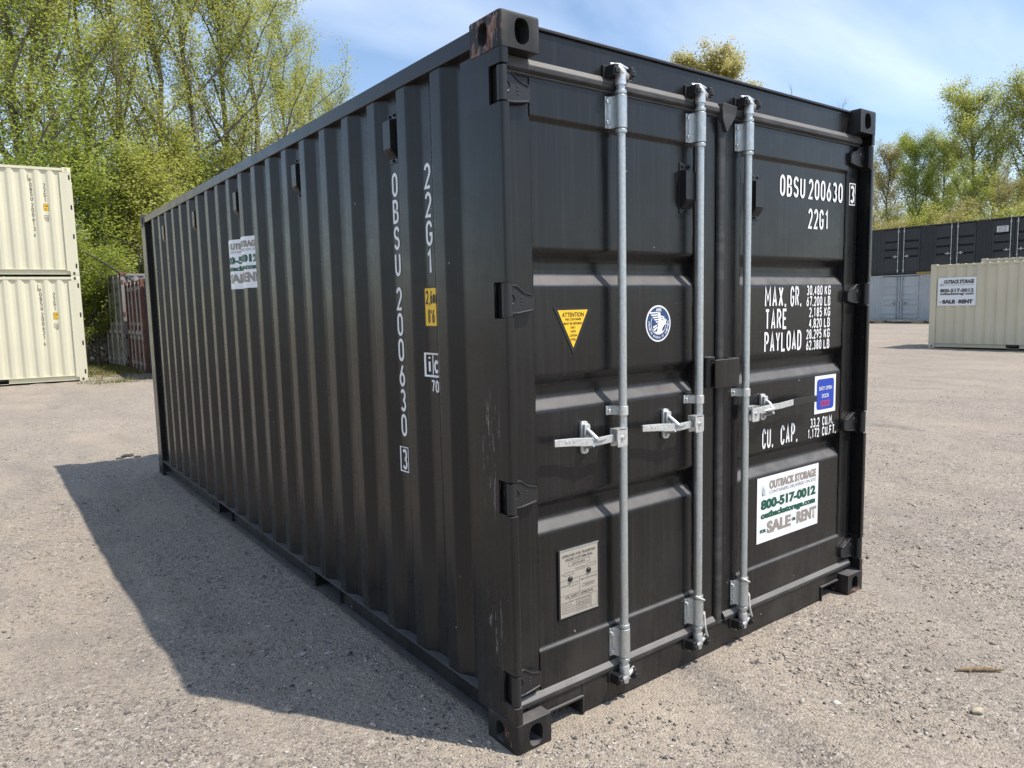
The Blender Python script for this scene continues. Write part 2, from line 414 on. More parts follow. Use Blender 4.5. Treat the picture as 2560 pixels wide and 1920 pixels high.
def rails(root, L, W_, H, mat, forks=True):
    for s in (0, 1):
        fx = (lambda a: W_-a) if s else (lambda a: a)
        mb = MB(); xs = sorted((fx(.003), fx(.060))); mb.box(xs[0], xs[1], .17, L-.17, H-.083, H-.021); mb.build('top_rail', mat, root, bevel=.004)
        mb = MB()
        cutsY = [(1.63, 1.975), (3.63, 3.97)] if forks else []
        y = .17
        segs = []
        for a, b in cutsY+[(L-.17, None)]:
            segs.append((y, a)); y = b
        xs = sorted((fx(.004), fx(.060))); mb.box(xs[0], xs[1], .17, L-.17, .153, .160)              # top flange
        for a, b in segs:
            xs = sorted((fx(.050), fx(.056))); mb.box(xs[0], xs[1], a, b, .046, .153)                # web
            xs = sorted((fx(.022), fx(.056))); mb.box(xs[0], xs[1], a, b, .040, .046)                # bottom flange
        for a, b in cutsY:                                                                           # fork pockets
            xs = sorted((fx(.035), fx(.9)));
            mb.box(xs[0], xs[1], a, b, .028, .036); mb.box(xs[0], xs[1], a-.006, a, .036, .150); mb.box(xs[0], xs[1], b, b+.006, .036, .150)
        mb.build('bottom_rail', mat, root, bevel=.0015)
rails(K, L, WD, H, P_)

HZ = [(2.360), (1.647), (.954), (.245)]                                # hinge heights
def door_post(root, mirror, mat):
    fx = (lambda a: WD-a) if mirror else (lambda a: a)
    mb = MB()
    full = [(.245, .0025), (.0025, .0025), (.0025, .0025)]
    prof = round_poly([(.0025, .245), (.0025, .002), (.034, .002), (.034, .012), (.012, .014), (.012, .105), (.030, .12), (.030, .245)], .012, 4, False)
    prof = prof[:]                                                     # outline, closed
    notch = [(.0025, .245), (.0025, .074), (.012, .074), (.012, .105), (.030, .12), (.030, .245)]
    def seg(pr, a, b): mb.prism([(fx(x), y) for x, y in pr], 2, a, b)
    z = .112
    for c in sorted(HZ):
        seg(prof, z, c-.062); seg(notch, c-.062, c+.062); seg([(.020, .110), (.020, .012), (.029, .012), (.029, .110)], c-.066, c+.066); z = c+.062
    seg(prof, z, H-.112)
    o = mb.build('corner_post', mat, root, smooth=40)
    mb = MB(); xs = sorted((fx(.030), fx(.070))); mb.box(xs[0], xs[1], .100, .24, .112, H-.112); mb.build('inner_post', M['black_part'], root)
    return o
door_post(K, False, M['paint_post']); door_post(K, True, P_)
for s in (0, 1):
    fx = (lambda a: WD-a) if s else (lambda a: a)
    mb = MB(); xs = sorted((fx(.0025), fx(.10))); mb.box(xs[0], xs[1], 5.878, L-.0025, .112, H-.112); mb.build('corner_post', P_, K, bevel=.008, seg=3)
mats = {None: CAST, (0, 0, 1): cast_variant(M['paint_cast_rust']), (0, 0, 0): cast_variant(M['paint_cast_bit']), (1, 0, 0): cast_variant(M['paint_cast_foot'])}
castings(K, L, WD, H, mats)

# header and sill of the door end
mb = MB(); mb.box(.10, WD-.10, .060, .165, 2.448, 2.573); mb.prism([(.048, 2.573), (.165, 2.573), (.165, 2.586), (.052, 2.586)], 0, .165, WD-.165)
mb.build('door_header', P_, K, bevel=.003)
mb = MB(); mb.box(.372, 2.100, .058, .165, .014, .142); mb.box(.10, .372, .060, .165, .086, .142); mb.box(2.100, WD-.10, .060, .165, .086, .142)
mb.build('door_sill', P_, K, bevel=.003)
for x0, x1, xa in ((.165, .376, .366), (2.096, WD-.165, 2.096)):
    mb = MB(); mb.box(x0, x1, .050, .16, .078, .087); mb.box(xa, xa+.010, .050, .16, .010, .082)
    mb.build('notch_frame', M['paint_cast'], K, bevel=.002)

# ---- doors
GRV = [(1.827, 1.791, 1.741, 1.696), (1.368, 1.332, 1.283, 1.240), (.903, .867, .820, .778)]
def door_mesh(x0, x1, pa, pb, name):
    """one leaf: stiles x0..pa and pb..x1, grooved sheet between"""
    mb = MB()
    pr = [(.064, 2.432), (.064, 2.287), (.0745, 2.274)]
    for a, b, c, d in GRV: pr += [(.0745, a), (.110, b), (.110, c), (.0745, d)]
    pr += [(.0745, .338), (.064, .325), (.064, .160)]
    mb.strip(round_poly(pr, .011, 6), 0, pa-.001, pb+.001)
    mb.box(x0, pa, .0685, .118, .160, 2.432); mb.box(pb, x1, .0685, .118, .160, 2.432)
    for xx, sg in ((pa, 1), (pb, -1)):
        for za, zb in ((.34, 2.27),):
            mb.tube([(xx+sg*.002, .0725, za+(zb-za)*i/40) for i in range(41)], [.003+.0012*((i*7) % 3) for i in range(41)], 6)
    return mb.build(name, P_, K, smooth=0)
doorL = door_mesh(.050, 1.195, .168, 1.062, 'door')
doorR = door_mesh(1.250, 2.388, 1.372, 2.284, 'door')

def hinge(parent, zc, mirror):
    fx = (lambda a: WD-a) if mirror else (lambda a: a)
    mb = MB()
    mb.cyl((fx(.0195), .0215, zc-.056), (fx(.0195), .0215, zc+.056), .0175, 20)                      # knuckle
    bl = [(.030, -.052), (.030, .054), (.075, .054), (.110, .030), (.150, .020), (.158, .008), (.158, -.030), (.150, -.040), (.080, -.050)]
    def pl(poly, ya, yb): mb.prism([(zc+q, fx(p)) for p, q in poly], 1, ya, yb)
    pl(bl, .046, .067)
    def rib(a, b, w=.0045, yy=.0435):
        mb.tube([(fx(a[0]), yy+.002, zc+a[1]), (fx(b[0]), yy+.002, zc+b[1])], w, 6)
    rib((.036, .050), (.075, .050)); rib((.075, .050), (.110, .026)); rib((.110, .026), (.150, .016)); rib((.036, -.046), (.080, -.046)); rib((.080, -.046), (.148, -.036))
    mb.tube([(fx(.052+.019*math.cos(a)), .0455, zc+.004+.019*math.sin(a)) for a in [2*math.pi*i/16 for i in range(17)]], .0035, 6, False)
    mb.cyl((fx(.052), .047, zc+.004), (fx(.052), .0415, zc+.004), .009, 12)
    for k in range(3):
        mb.box(min(fx(.098), fx(.109)), max(fx(.098), fx(.109)), .0445, .047, zc-.020+k*.012, zc-.013+k*.012)
    return mb.build('hinge', M['black_part'], parent, bevel=.0015)
for z_ in HZ: hinge(doorL, z_, False); hinge(doorR, z_, True)

# rubber gaskets: top, bottom, centre
def gask(parent, poly, axis, a, b):
    mb = MB(); mb.prism(round_poly(poly, .003, 2, True), axis, a, b); return mb.build('gasket', M['rubber'], parent, smooth=0)
for d, a, b in ((doorL, .055, 1.193), (doorR, 1.262, 2.385)):
    gask(d, [(.060, 2.472), (.046, 2.449), (.047, 2.432), (.060, 2.424), (.075, 2.424), (.075, 2.472)], 0, a, b)
    gask(d, [(.075, 2.424), (.060, 2.424), (.056, 2.418), (.066, 2.412), (.075, 2.412)], 0, a, b)
    gask(d, [(.062, .176), (.047, .158), (.048, .142), (.060, .130), (.075, .130), (.075, .176)], 0, a, b)
mb = MB(); mb.prism(round_poly([(1.200, .070), (1.203, .056), (1.211, .050), (1.236, .050), (1.248, .058), (1.250, .070)], .003, 2, True), 2, .138, 2.436)
mb.prism([(2.448, 1.198), (2.400, 1.202), (2.360, 1.222), (2.352, 1.232), (2.372, 1.248), (2.424, 1.290), (2.466, 1.300), (2.472, 1.206)], 1, .034, .058)
mb.build('gasket', M['rubber'], doorR, bevel=.004)

# lock rods
BARX = [.578, 1.042, 1.372]; BY = .028
def lock_rod(parent, x, hand):
    rod = MB(); rod.cyl((x, BY, .085), (x, BY, 2.500), .0170, 20); rod = rod.build('lock_rod', M['galv'], parent, smooth=40)
    for zc in (2.345, .255):                                              # sleeve brackets
        mb = MB(); top = 1 if zc > 1 else -1
        mb.cyl((x, BY, zc-.060), (x, BY, zc+.060), .0235, 24)
        for s_ in (-1, 1): mb.cyl((x, BY, zc+s_*.064), (x, BY, zc+s_*.078), .0225, 24)
        mb.prism([(x-.050, .060), (x-.050, .0665), (x-.006, .0665), (x+.004, .040), (x-.018, .022), (x-.022, .038), (x-.026, .054), (x-.032, .060)], 2, zc-.059, zc+.059)
        o = mb.build('rod_bracket', M['galv'], parent, bevel=.002)
        for s_ in (-1, 1):
            mb = MB(); mb.cyl((x-.041, .066, zc+s_*.038), (x-.041, .051, zc+s_*.038), .0085, 6); mb.build('bolt', M['zinc'], parent, bevel=.001)
        for s_ in (-1, 1):
            a = R(-38); mb = MB(); mb.cyl((x+.0205*math.cos(a), BY+.0205*math.sin(a), zc+s_*.040), (x+.0245*math.cos(a), BY+.0245*math.sin(a), zc+s_*.040), .0045, 8); mb.build('rivet', M['black_part'], parent)
    # clamp above the handle
    mb = MB(); zc = 1.209
    mb.cyl((x, BY, zc-.018), (x, BY, zc+.018), .0215, 24)
    mb.prism([(x-.052, .066), (x-.052, .0735), (x-.008, .0735), (x+.002, .045), (x-.017, .022), (x-.022, .042), (x-.030, .064)], 2, zc-.018, zc+.018)
    mb.cyl((x-.041, .069, zc), (x-.041, .056, zc), .0075, 6)
    mb.build('rod_clamp', M['zinc'], parent, bevel=.0015)
    mb = MB(); a = R(-38); mb.cyl((x+.0185*math.cos(a), BY+.0185*math.sin(a), zc), (x+.0225*math.cos(a), BY+.0225*math.sin(a), zc), .0045, 8); mb.build('rivet', M['black_part'], parent)
    # cams and keepers
    for zc, s_ in ((2.487, 1), (.112, -1)):
        mb = MB()
        mb.cyl((x, BY, zc-s_*.045), (x, BY, zc-s_*.008), .021, 20)
        mb.tube([(x, BY, zc-s_*.03), (x, BY-.004, zc), (x-.006, BY+.004, zc+s_*.020)], [.021, .020, .013], 12)
        mb.tube([(x-.002, BY-.012, zc-s_*.004), (x-.03, BY-.012, zc+s_*.012), (x-.048, BY+.004, zc+s_*.022)], [.012, .010, .006], 10)
        mb.tube([(x+.004, BY-.010, zc-s_*.004), (x+.032, BY-.008, zc-s_*.012), (x+.055, BY+.004, zc-s_*.016)], [.012, .010, .006], 10)
        mb.tube([(x-.044, BY+.012, zc+s_*.026), (x, BY+.006, zc+s_*.028), (x+.046, BY+.012, zc+s_*.024)], [.007, .009, .007], 10)
        mb.build('lock_cam', M['zinc'], parent, smooth=50)
        for sx, w in ((-1, .034), (1, .026)):
            mb = MB(); cx = x+sx*.043
            mb.prism([(zc-.020, cx-w/2), (zc+.020, cx-w/2+.004), (zc+.022, cx+w/2-.006), (zc-.012, cx+w/2), (zc-.022, cx+.002)], 1, .004, .062)
            mb.prism([(zc-.026, cx-w*.7), (zc+.026, cx-w*.7), (zc+.026, cx+w*.7), (zc-.026, cx+w*.7)], 1, .050, .062)
            mb.box(cx-w*.35, cx+w*.35, -.004, .010, zc-.014, zc+.006)
            mb.build('cam_keeper', M['black_part'], K, bevel=.004)
    # handle
    d = -1 if hand == 'L' else 1
    zc = 1.108
    def xx(a): return x+d*a
    def rng_(a, b): return (min(xx(a), xx(b)), max(xx(a), xx(b)))
    mb = MB()                                                            # hub welded on the rod
    a, b = rng_(.008, .062); mb.prism(round_poly([(zc-.036, a), (zc-.036, b), (zc+.036, b), (zc+.036, a)], .008, 3, True), 1, BY-.034, BY-.026)
    mb.prism(round_poly([(zc-.036, a), (zc-.036, b), (zc+.036, b), (zc+.036, a)], .008, 3, True), 1, BY+.002, BY+.010)
    mb.box(a, b, BY-.034, BY+.010, zc+.030, zc+.036)
    hub = mb.build('handle_hub', M['zinc'], parent, bevel=.0015)
    mb = MB(); px = xx(.036); mb.cyl((px, BY-.041, zc), (px, BY+.012, zc), .0085, 12); mb.build('pivot_bolt', M['galv'], parent, bevel=.001)
    mb = MB()                                                            # handle arm, a bent flat bar
    if hand == 'L': ln = [(.030, .000), (.095, -.001), (.150, -.002), (.205, .003), (.27, .010), (.358, .016)]; hw = [.0145, .015, .0155, .0165, .015, .0135]
    else: ln = [(.030, .000), (.070, .004), (.110, .012), (.18, .013), (.27, .012), (.382, .018)]; hw = [.0125, .0135, .0145, .0145, .0145, .0145]
    yy = [BY-.012, BY-.010, BY-.014, BY-.013, BY-.006, BY-.004]
    vs = []; fs = []
    for (a, dz), w, y in zip(ln, hw, yy):
        for sy in (-.0045, .0045):
            for sz in (-w, w): vs.append((xx(a), y+sy, zc+dz+sz))
    for i in range(len(ln)-1):
        q = 4*i
        fs += [(q, q+1, q+5, q+4), (q+2, q+6, q+7, q+3), (q+1, q+3, q+7, q+5), (q, q+4, q+6, q+2)]
    fs += [(0, 2, 3, 1), (4*len(ln)-4, 4*len(ln)-3, 4*len(ln)-1, 4*len(ln)-2)]
    mb.add(vs, fs)
    for k in range(4 if hand == 'L' else 0):                             # raised marks near the tip
        a = .245+k*.018; e = rng_(a, a+.009); mb.box(e[0], e[1], BY-.0125, BY-.008, zc+.006+k*.001, zc+.018+k*.001)
    mb.build('handle', M['zinc'], parent, bevel=.002)
    if hand == 'R':
        mb = MB(); e = rng_(.379, .585); mb.prism([(zc-.001, e[0]), (zc+.001, e[1]), (zc+.033, e[1]), (zc+.035, e[0])], 1, BY-.012, BY+.004); mb.build('handle_extension', M['black_part'], parent, bevel=.003)
    # retainer plate with catch
    cx = xx(.172 if hand == 'L' else .190)
    mb = MB(); zc2 = zc+.010
    mb.prism(round_poly([(zc2-.064, cx-.019), (zc2-.064, cx+.019), (zc2+.064, cx+.019), (zc2+.064, cx-.019)], .019, 5, True), 1, .060, .0735)
    mb.prism(round_poly([(zc2+.002, cx-.016), (zc2+.002, cx+.016), (zc2+.055, cx+.014), (zc2+.055, cx-.014)], .008, 3, True), 1, .045, .062)
    mb.build('handle_retainer', M['zinc'], parent, bevel=.003)
    mb = MB()
    mb.tube([(cx, .056, zc2+.034), (cx, .030, zc2+.020), (cx-d*.010, .006, zc2-.002)], [.010, .011, .011], 10)
    mb.tube([(cx-d*.004, .006, zc2-.004), (cx-d*.034, .008, zc2-.006), (cx-d*.066, .011, zc2-.006)], [.011, .008, .002], 8)
    mb.tube([(cx, .056, zc2-.036), (cx+d*.004, .026, zc2-.028), (cx+d*.004, .008, zc2-.022)], [.008, .008, .007], 10)
    for s2 in (-.046, .046): mb.cyl((cx, .062, zc2+s2), (cx, .050, zc2+s2), .009, 6)
    mb.build('handle_catch', M['galv'], parent, smooth=50)
lock_rod(doorL, BARX[0], 'L'); lock_rod(doorL, BARX[1], 'L'); lock_rod(doorR, BARX[2], 'R')

# lock box at the seam
mb = MB(); mb.prism(round_poly([(1.100, .040), (1.100, .066), (1.150, .066), (1.150, .026), (1.112, .026)], .006, 3, True), 2, 1.250, 1.386)
mb.build('lock_box', P_, doorL, bevel=.003)
mb = MB(); mb.prism(round_poly([(1.124, .014), (1.124, .004), (1.296, .004), (1.296, .070), (1.286, .070), (1.286, .014)], .008, 3, True), 2, 1.248, 1.374)
mb.box(1.130, 1.288, .012, .068, 1.352, 1.361)
mb.prism([(1.292, .064), (1.292, .056), (1.318, .056), (1.318, .064)], 2, 1.266, 1.330)
mb.build('lock_box', P_, doorR, bevel=.004)

# vents
def vent(parent, to, mouth=False, mat=None):
    """louvred vent box; to(a across, b out, c up) -> point"""
    mb = MB()
    def bx(a0, a1, b0, b1, c0, c1):
        vs = [to(a, b, c) for c in (c0, c1) for b in (b0, b1) for a in (a0, a1)]
        mb.add(vs, [(0,2,3,1), (4,5,7,6), (0,1,5,4), (2,6,7,3), (0,4,6,2), (1,3,7,5)])
    bx(-.036, .036, 0, .004, -.104, .104)
    pr = [(.004, .074), (.034, .066), (.034, -.048), (.006, -.084)]
    vs = [to(a, b, c) for a in (-.031, .031) for b, c in pr]
    mb.add(vs, [(0,1,5,4), (1,2,6,5), (2,3,7,6)])
    if mouth: mb.cur = 1
    mb.add([to(a, b, c) for a in (-.031, .031) for b, c in pr], [(0,3,2,1), (4,5,6,7)]); mb.cur = 0
    for i in range(7):
        t_ = .12+i*.12; b = .034+(.006-.034)*t_; c = -.048+(-.084+.048)*t_
        vs = [to(a, b+.0015+e, c-.002+f_) for a in (-.027, .027) for e, f_ in ((0, 0), (.003, .001), (.0015, -.003))]
        mb.add(vs, [(0,1,2), (3,5,4), (0,3,4,1), (1,4,5,2), (0,2,5,3)])
    for a, c in ((-.02, .09), (.02, .09), (0, -.094)):
        pts = [to(a, .003, c), to(a, .012, c)]; mb.tube(pts, .006, 6)
    return mb.build('vent', [mat or M['black_part'], M['hole']], parent, bevel=.0015)
for yv in (.836, 1.914, 2.991, 4.069, 5.147):
    vent(side, lambda a, b, c, yv=yv: (.0462-b, yv-a, 2.342+c), True, P_)
vent(doorL, lambda a, b, c: (1.000+a, .0742-b, 2.100+c)); vent(doorR, lambda a, b, c: (1.482+a, .0742-b, 2.098+c))

# ---- markings on the doors
YP = .0735
def dmap(x0, z0, y=YP): return lambda u, v, l: (x0+u, y-.0012-.00025*l, z0+v)
def dtext(s, x0, x1, z0, h=.1, t=.0135, w=None, gap=.014):
    w = w or .046
    V, F, tw = stroke_text(s, h, w, t, gap); k = (x1-x0)/tw
    V = [(u*k, v, l) for u, v, l in V]
    return put2d('lettering', V, F, dmap(x0, z0), M['white'], doorR)
dtext('OBSU', 1.686, 1.898, 2.120); dtext('200630', 1.930, 2.246, 2.120)
dtext('22G1', 1.932, 2.122, 1.976)
def frame(name, mapf, u0, u1, v0, v1, t, mat, parent, lay=1):
    V = [(u0, v0, lay), (u1, v0, lay), (u1, v1, lay), (u0, v1, lay), (u0+t, v0+t, lay), (u1-t, v0+t, lay), (u1-t, v1-t, lay), (u0+t, v1-t, lay)]
    return put2d(name, V, [(0,1,5,4), (1,2,6,5), (2,3,7,6), (3,0,4,7)], mapf, mat, parent)
frame('check_digit_box', dmap(0, 0, .0685), 2.306, 2.366, 2.114, 2.228, .005, M['white'], doorR)
V, F, tw = stroke_text('3', .092, .040, .013, .01); put2d('lettering', V, F, dmap(2.316, 2.125, .0685), M['white'], doorR)
dtext('MAX.', 1.578, 1.752, 1.592); dtext('GR.', 1.790, 1.884, 1.592); dtext('TARE', 1.582, 1.760, 1.484); dtext('PAYLOAD', 1.578, 1.888, 1.375, gap=.012)
for s, u, z0, x0 in (('30.480', 'KG', 1.646, 1.932), ('67.200', 'LB', 1.591, 1.932), ('2.185', 'KG', 1.5355, 1.958), ('4.820', 'LB', 1.480, 1.958), ('28.295', 'KG', 1.4245, 1.936), ('62.380', 'LB', 1.369, 1.936)):
    dtext(s, x0, 2.074, z0, .050, .0088, .030, .007); dtext(u, 2.098, 2.154, z0, .050, .0088, .030, .008)
dtext('CU.', 1.572, 1.662, .908); dtext('CAP.', 1.726, 1.872, .908)
dtext('33.2', 1.990, 2.074, .962, .050, .0088, .030, .007); dtext('CU.M.', 2.104, 2.206, .962, .050, .0088, .030, .007)
dtext('1.172', 1.968, 2.074, .907, .050, .0088, .030, .007); dtext('CU.FT.', 2.104, 2.236, .907, .050, .0088, .030, .007)

# plain polygon helper on a wall plane
def poly2d(name, pts, mapf, mat, parent, lay=0):
    return put2d(name, [(u, v, lay) for u, v in pts], [tuple(range(len(pts)))], mapf, mat, parent)
def plate2d(name, pts, mapf, mat, parent, thick=.0012):
    """thin plate with real thickness: mapf's third argument is the layer (0.25 mm steps)"""
    n = len(pts); V = [(u, v, 0) for u, v in pts]+[(u, v, -thick/.00025-2) for u, v in pts]
    return put2d(name, V, [tuple(range(n))]+[(i, (i+1) % n, n+(i+1) % n, n+i) for i in range(n)], mapf, mat, parent)

# warning triangle, classification emblem, easy-open sticker, data plate: thin plates on the door, with print on them
tri = plate2d('warning_sticker', [(.264, 1.617), (.452, 1.617), (.358, 1.440)], dmap(.004, 0), M['st_black'], K)
poly2d('sticker_field', [(.283, 1.6075), (.433, 1.6075), (.358, 1.466)], dmap(.004, 0), M['yellow'], tri, 2)
for s, cw, z0, hh in (('ATTENTION', .108, 1.582, .0165), ('THIS CONTAINER', .082, 1.5685, .0085), ('MUST BE REPAIRED', .092, 1.553, .0085), ('ONLY', .026, 1.538, .0085), ('WITH', .026, 1.523, .0085), ('CORTEN', .038, 1.508, .0085), ('STEEL', .028, 1.493, .0085)):
    fit_font('lettering', s, .358-cw/2, .358+cw/2, z0, z0+hh, lambda u, v, l: (u+.004, YP-.0025, v), M['st_black'], tri, .012)
ec = (.834, 1.541)
def circ(r, n=40, c=ec): return [(c[0]+r*math.cos(2*math.pi*i/n), c[1]+r*math.sin(2*math.pi*i/n)) for i in range(n)]
emb = plate2d('classification_emblem', circ(.0755), dmap(0, 0), M['st_white'], K)
poly2d('emblem_field', circ(.0690), dmap(0, 0), M['st_navy'], emb, 2)
def epoly(pts, mat, lay): return poly2d('emblem_mark', [(ec[0]+u, ec[1]+v) for u, v in pts], dmap(0, 0), mat, emb, lay)
n_ = 28
ring = [(ec[0]+.0465*math.cos(R(150+240*i/n_)), ec[1]+.0465*math.sin(R(150+240*i/n_)), 4) for i in range(n_+1)]+[(ec[0]+.0440*math.cos(R(150+240*i/n_)), ec[1]+.0440*math.sin(R(150+240*i/n_)), 4) for i in range(n_+1)]
put2d('emblem_ring', ring, [(i, i+1, n_+2+i, n_+1+i) for i in range(n_)], dmap(0, 0), M['st_white'], emb)
for k in range(6):                                                             # wing feathers
    y_ = .046-.0095*k; xl = -.056+.0095*k; xr = -.004+.002*k
    epoly([(xl, y_+.0012), (xl+.004, y_-.0045), (xr, y_-.0030), (xr, y_+.0022)], M['st_white'], 5+k % 2)
for k in range(4):
    y_ = .034-.009*k; epoly([(.010, y_), (.010, y_-.004), (.030+.005*k, y_-.012), (.038+.004*k, y_-.007)], M['st_white'], 5+k % 2)
epoly([(-.006, .046), (.010, .046), (.012, .022), (.020, .012), (.040, .014), (.052, .016), (.044, .006), (.038, -.004), (.024, -.018), (.018, -.034), (-.010, -.036), (-.006, -.014), (-.002, .000), (.000, .020)], M['st_white'], 8)
epoly([(-.034, -.012), (-.010, -.004), (-.010, -.010), (-.032, -.019)], M['st_white'], 6); epoly([(-.033, -.024), (-.008, -.012), (-.008, -.018), (-.026, -.032)], M['st_white'], 7)
epoly([(-.030, -.034), (.030, -.030), (.026, -.038), (.010, -.044), (-.012, -.044)], M['st_white'], 9)
fit_font('lettering', 'ABS', ec[0]-.017, ec[0]+.017, ec[1]+.050, ec[1]+.064, lambda u, v, l: (u, YP-.0030, v), M['st_white'], emb, .02)
txt = 'AMERICAN BUREAU OF SHIPPING'
for i, ch in enumerate(txt):
    if ch == ' ': continue
    a = R(172+(368-172)*i/(len(txt)-1)); cw, chh = .0056, .0095
    bm = font_text(ch, .02)
    for v in bm.verts:
        u_, v_ = (v.co.x-.5)*cw, (v.co.y-.5)*chh; rr = .0575-v_; aa = a+u_/.0575
        v.co = (ec[0]+rr*math.cos(aa), YP-.0030, ec[1]+rr*math.sin(aa))
    me = bpy.data.meshes.new('lettering'); bm.to_mesh(me); bm.free(); me.materials.append(M['st_white']); link('lettering', me, emb, smooth=0)
ez = plate2d('easy_open_sticker', [(2.026, 1.030), (2.228, 1.030), (2.228, 1.228), (2.026, 1.228)], dmap(0, 0), M['st_white'], K)
poly2d('sticker_field', rrect(2.044, 2.210, 1.049, 1.210, .022), dmap(0, 0), M['st_blue'], ez, 2)
em = lambda u, v, l: (u, YP-.0028, v)
fit_font('lettering', 'EASY OPEN', 2.066, 2.188, 1.151, 1.171, em, M['st_white'], ez, .012); fit_font('lettering', 'DOOR', 2.093, 2.160, 1.110, 1.131, em, M['st_white'], ez, .012)
frame('sticker_mark', dmap(0, 0), 2.083, 2.167, 1.066, 1.095, .003, M['st_red'], ez, 4); fit_font('lettering', 'PATENTED', 2.089, 2.161, 1.072, 1.089, em, M['st_red'], ez, .015)
dp = plate2d('data_plate', [(.272, .427), (.476, .427), (.476, .688), (.272, .688)], dmap(0, 0, .0700), M['plate'], K)
for q in ((.266, .274, .066, .0755, .418, .694, 'black_part'), (.474, .481, .066, .0755, .424, .690, 'black_part'), (.270, .478, .0670, .0730, .6885, .692, 'galv'), (.272, .478, .0675, .073, .4235, .4265, 'galv')):
    mb = MB(); mb.box(*q[:6]); mb.build('plate_edge', M[q[6]], dp)
pmf = lambda u, v, l: (u, .0700-.0019, v)
for s, a, b, z0, hh, bo in (('APPROVED FOR TRANSPORT', .286, .462, .661, .0105, .01), ('UNDER CUSTOMS SEAL', .302, .446, .645, .0105, .01), ('USA/749-AB/24', .338, .404, .6265, .008, 0), ('TYPE', .280, .292, .592, .005, 0), ('MANUFACTURERS No.', .352, .408, .6060, .0045, 0), ('OF THE CONTAINER', .352, .405, .5985, .0045, 0),
    ('OWNER NO', .280, .318, .5460, .006, 0), ('TIMBER COMPONENT TREATMENT', .378, .468, .5535, .006, 0), ('IM/BASILEUM', .402, .446, .5280, .006, 0), ('CSC SAFETY APPROVAL', .300, .448, .4960, .0105, .01), ('DATE MANUFACTURED', .282, .338, .4780, .0045, 0), ('IDENTIFICATION NO.', .282, .334, .4680, .0045, 0),
    ('MAXIMUM OPERATING GROSS MASS', .282, .352, .4580, .0045, 0), ('ALLOWABLE STACKING LOAD', .282, .350, .4480, .0045, 0), ('TRANSVERSE RACKING FORCE', .282, .350, .4380, .0045, 0), ('30480 KG   67200 LB', .362, .424, .4640, .006, 0), ('192000 KG  423290 LB', .362, .424, .4520, .006, 0), ('150000 NEWTONS', .362, .412, .4390, .005, 0)):
    fit_font('lettering', s, a, b, z0, z0+hh, pmf, M['plate_text'], dp, bo)
dmp = dmap(0, 0, .0702)
for a, b, z0, z1 in ((.320, .430, .622, .640), (.296, .344, .588, .600), (.412, .462, .602, .614), (.322, .366, .542, .555), (.390, .454, .524, .537), (.320, .430, .482, .493), (.356, .430, .434, .481), (.434, .468, .434, .490)):
    frame('printed_rule', dmp, a, b, z0, z1, .0012, M['plate_text'], dp, 3)
for a, b, z0, z1 in ((.274, .474, .570, .571), (.274, .474, .510, .511), (.374, .375, .511, .570), (.358, .430, .4735, .4745), (.358, .430, .4605, .4615), (.358, .430, .4475, .4485), (.392, .393, .448, .474)):
    poly2d('printed_rule', [(a, z0), (b, z0), (b, z1), (a, z1)], dmp, M['plate_text'], dp, 3)
for x_, z_ in ((.326, .572), (.422, .586)):
    mb = MB(); mb.tube([(x_, .071, z_), (x_, .064, z_), (x_, .0605, z_)], [.0115, .0105, .005], 14)
    mb.build('plate_rivet', M['black_part'], dp, smooth=60)

# for-sale signs
def sale_sign(u2p, w, h, cuts, parent, simple=False):
    """u2p(u metres, v metres, layer) -> point; cuts = fold positions in metres"""
    cs = sorted(set([0., w]+[c for c in cuts if 0 < c < w])); V = []; F = []
    for c in cs: V += [(c, 0, 0), (c, h, 0)]
    for i in range(len(cs)-1): F.append((2*i, 2*i+2, 2*i+3, 2*i+1))
    sg = put2d('sale_sign', V, F, u2p, M['sign_white'], parent)
    md = sg.modifiers.new('thick', 'SOLIDIFY'); md.thickness = .0012; md.offset = 0
    m1 = lambda u, v, l: u2p(u, v, 6)
    B = (('OUTBACK STORAGE', .185, .955, .795, .925, 'sign_brown', .04), ('CONTAINERS DELIVERED ON SITE', .185, .955, .722, .772, 'sign_grey', .012), ('800-517-0012', .06, .95, .500, .655, 'sign_green', .045),
         ('outbackstorage.com', .06, .945, .335, .465, 'sign_green', .045), ('FOR', .05, .135, .150, .205, 'sign_green', .03), ('SALE', .155, .535, .115, .305, 'sign_brown', .045), ('OR', .555, .615, .185, .235, 'sign_green', .03), ('RENT', .635, .970, .115, .305, 'sign_brown', .045))
    for s, a, b, c, d, mt, bo in B:
        for kk, du in enumerate((-.0022, .0, .0022) if bo > .025 else (0.,)):          # heavy face
            fit_font('lettering', s, a*w, b*w, c*h, d*h, (lambda u, v, l, kk=kk: u2p(u, v, 6+kk)), M[mt], sg, bo, cuts, du)
    rr = random.Random(3)
    def blades(n, a, b, z0, hmin, hmax, mt, lay, wd):
        V = []; F = []
        for i in range(n):
            u = (a+(b-a)*rr.random())*w; hh = (hmin+(hmax-hmin)*rr.random())*h; dx_ = rr.uniform(-.06, .06)*w*(hh/h)*3; k = len(V)
            V += [(u-wd, z0*h, lay+.4*(i % 2)), (u+wd, z0*h, lay+.4*(i % 2)), (u+dx_*.4+wd*.6, z0*h+hh*.55, lay+.4*(i % 2)), (u+dx_*.4-wd*.6, z0*h+hh*.55, lay+.4*(i % 2)), (u+dx_, z0*h+hh, lay+.4*(i % 2))]
            F += [(k, k+1, k+2, k+3), (k+3, k+2, k+4)]
        put2d('printed_grass', V, F, u2p, M[mt], sg)
    blades(9, .075, .14, .715, .06, .21, 'sign_blade_dark', 4, .0016)
    blades(26, .28, .78, .035, .05, .62, 'sign_blade', 2.5, .0010)
    return sg
sale_sign(lambda u, v, l: (1.537+u, YP-.0012-.0002*l, .440+v), .540, .327, [], K)
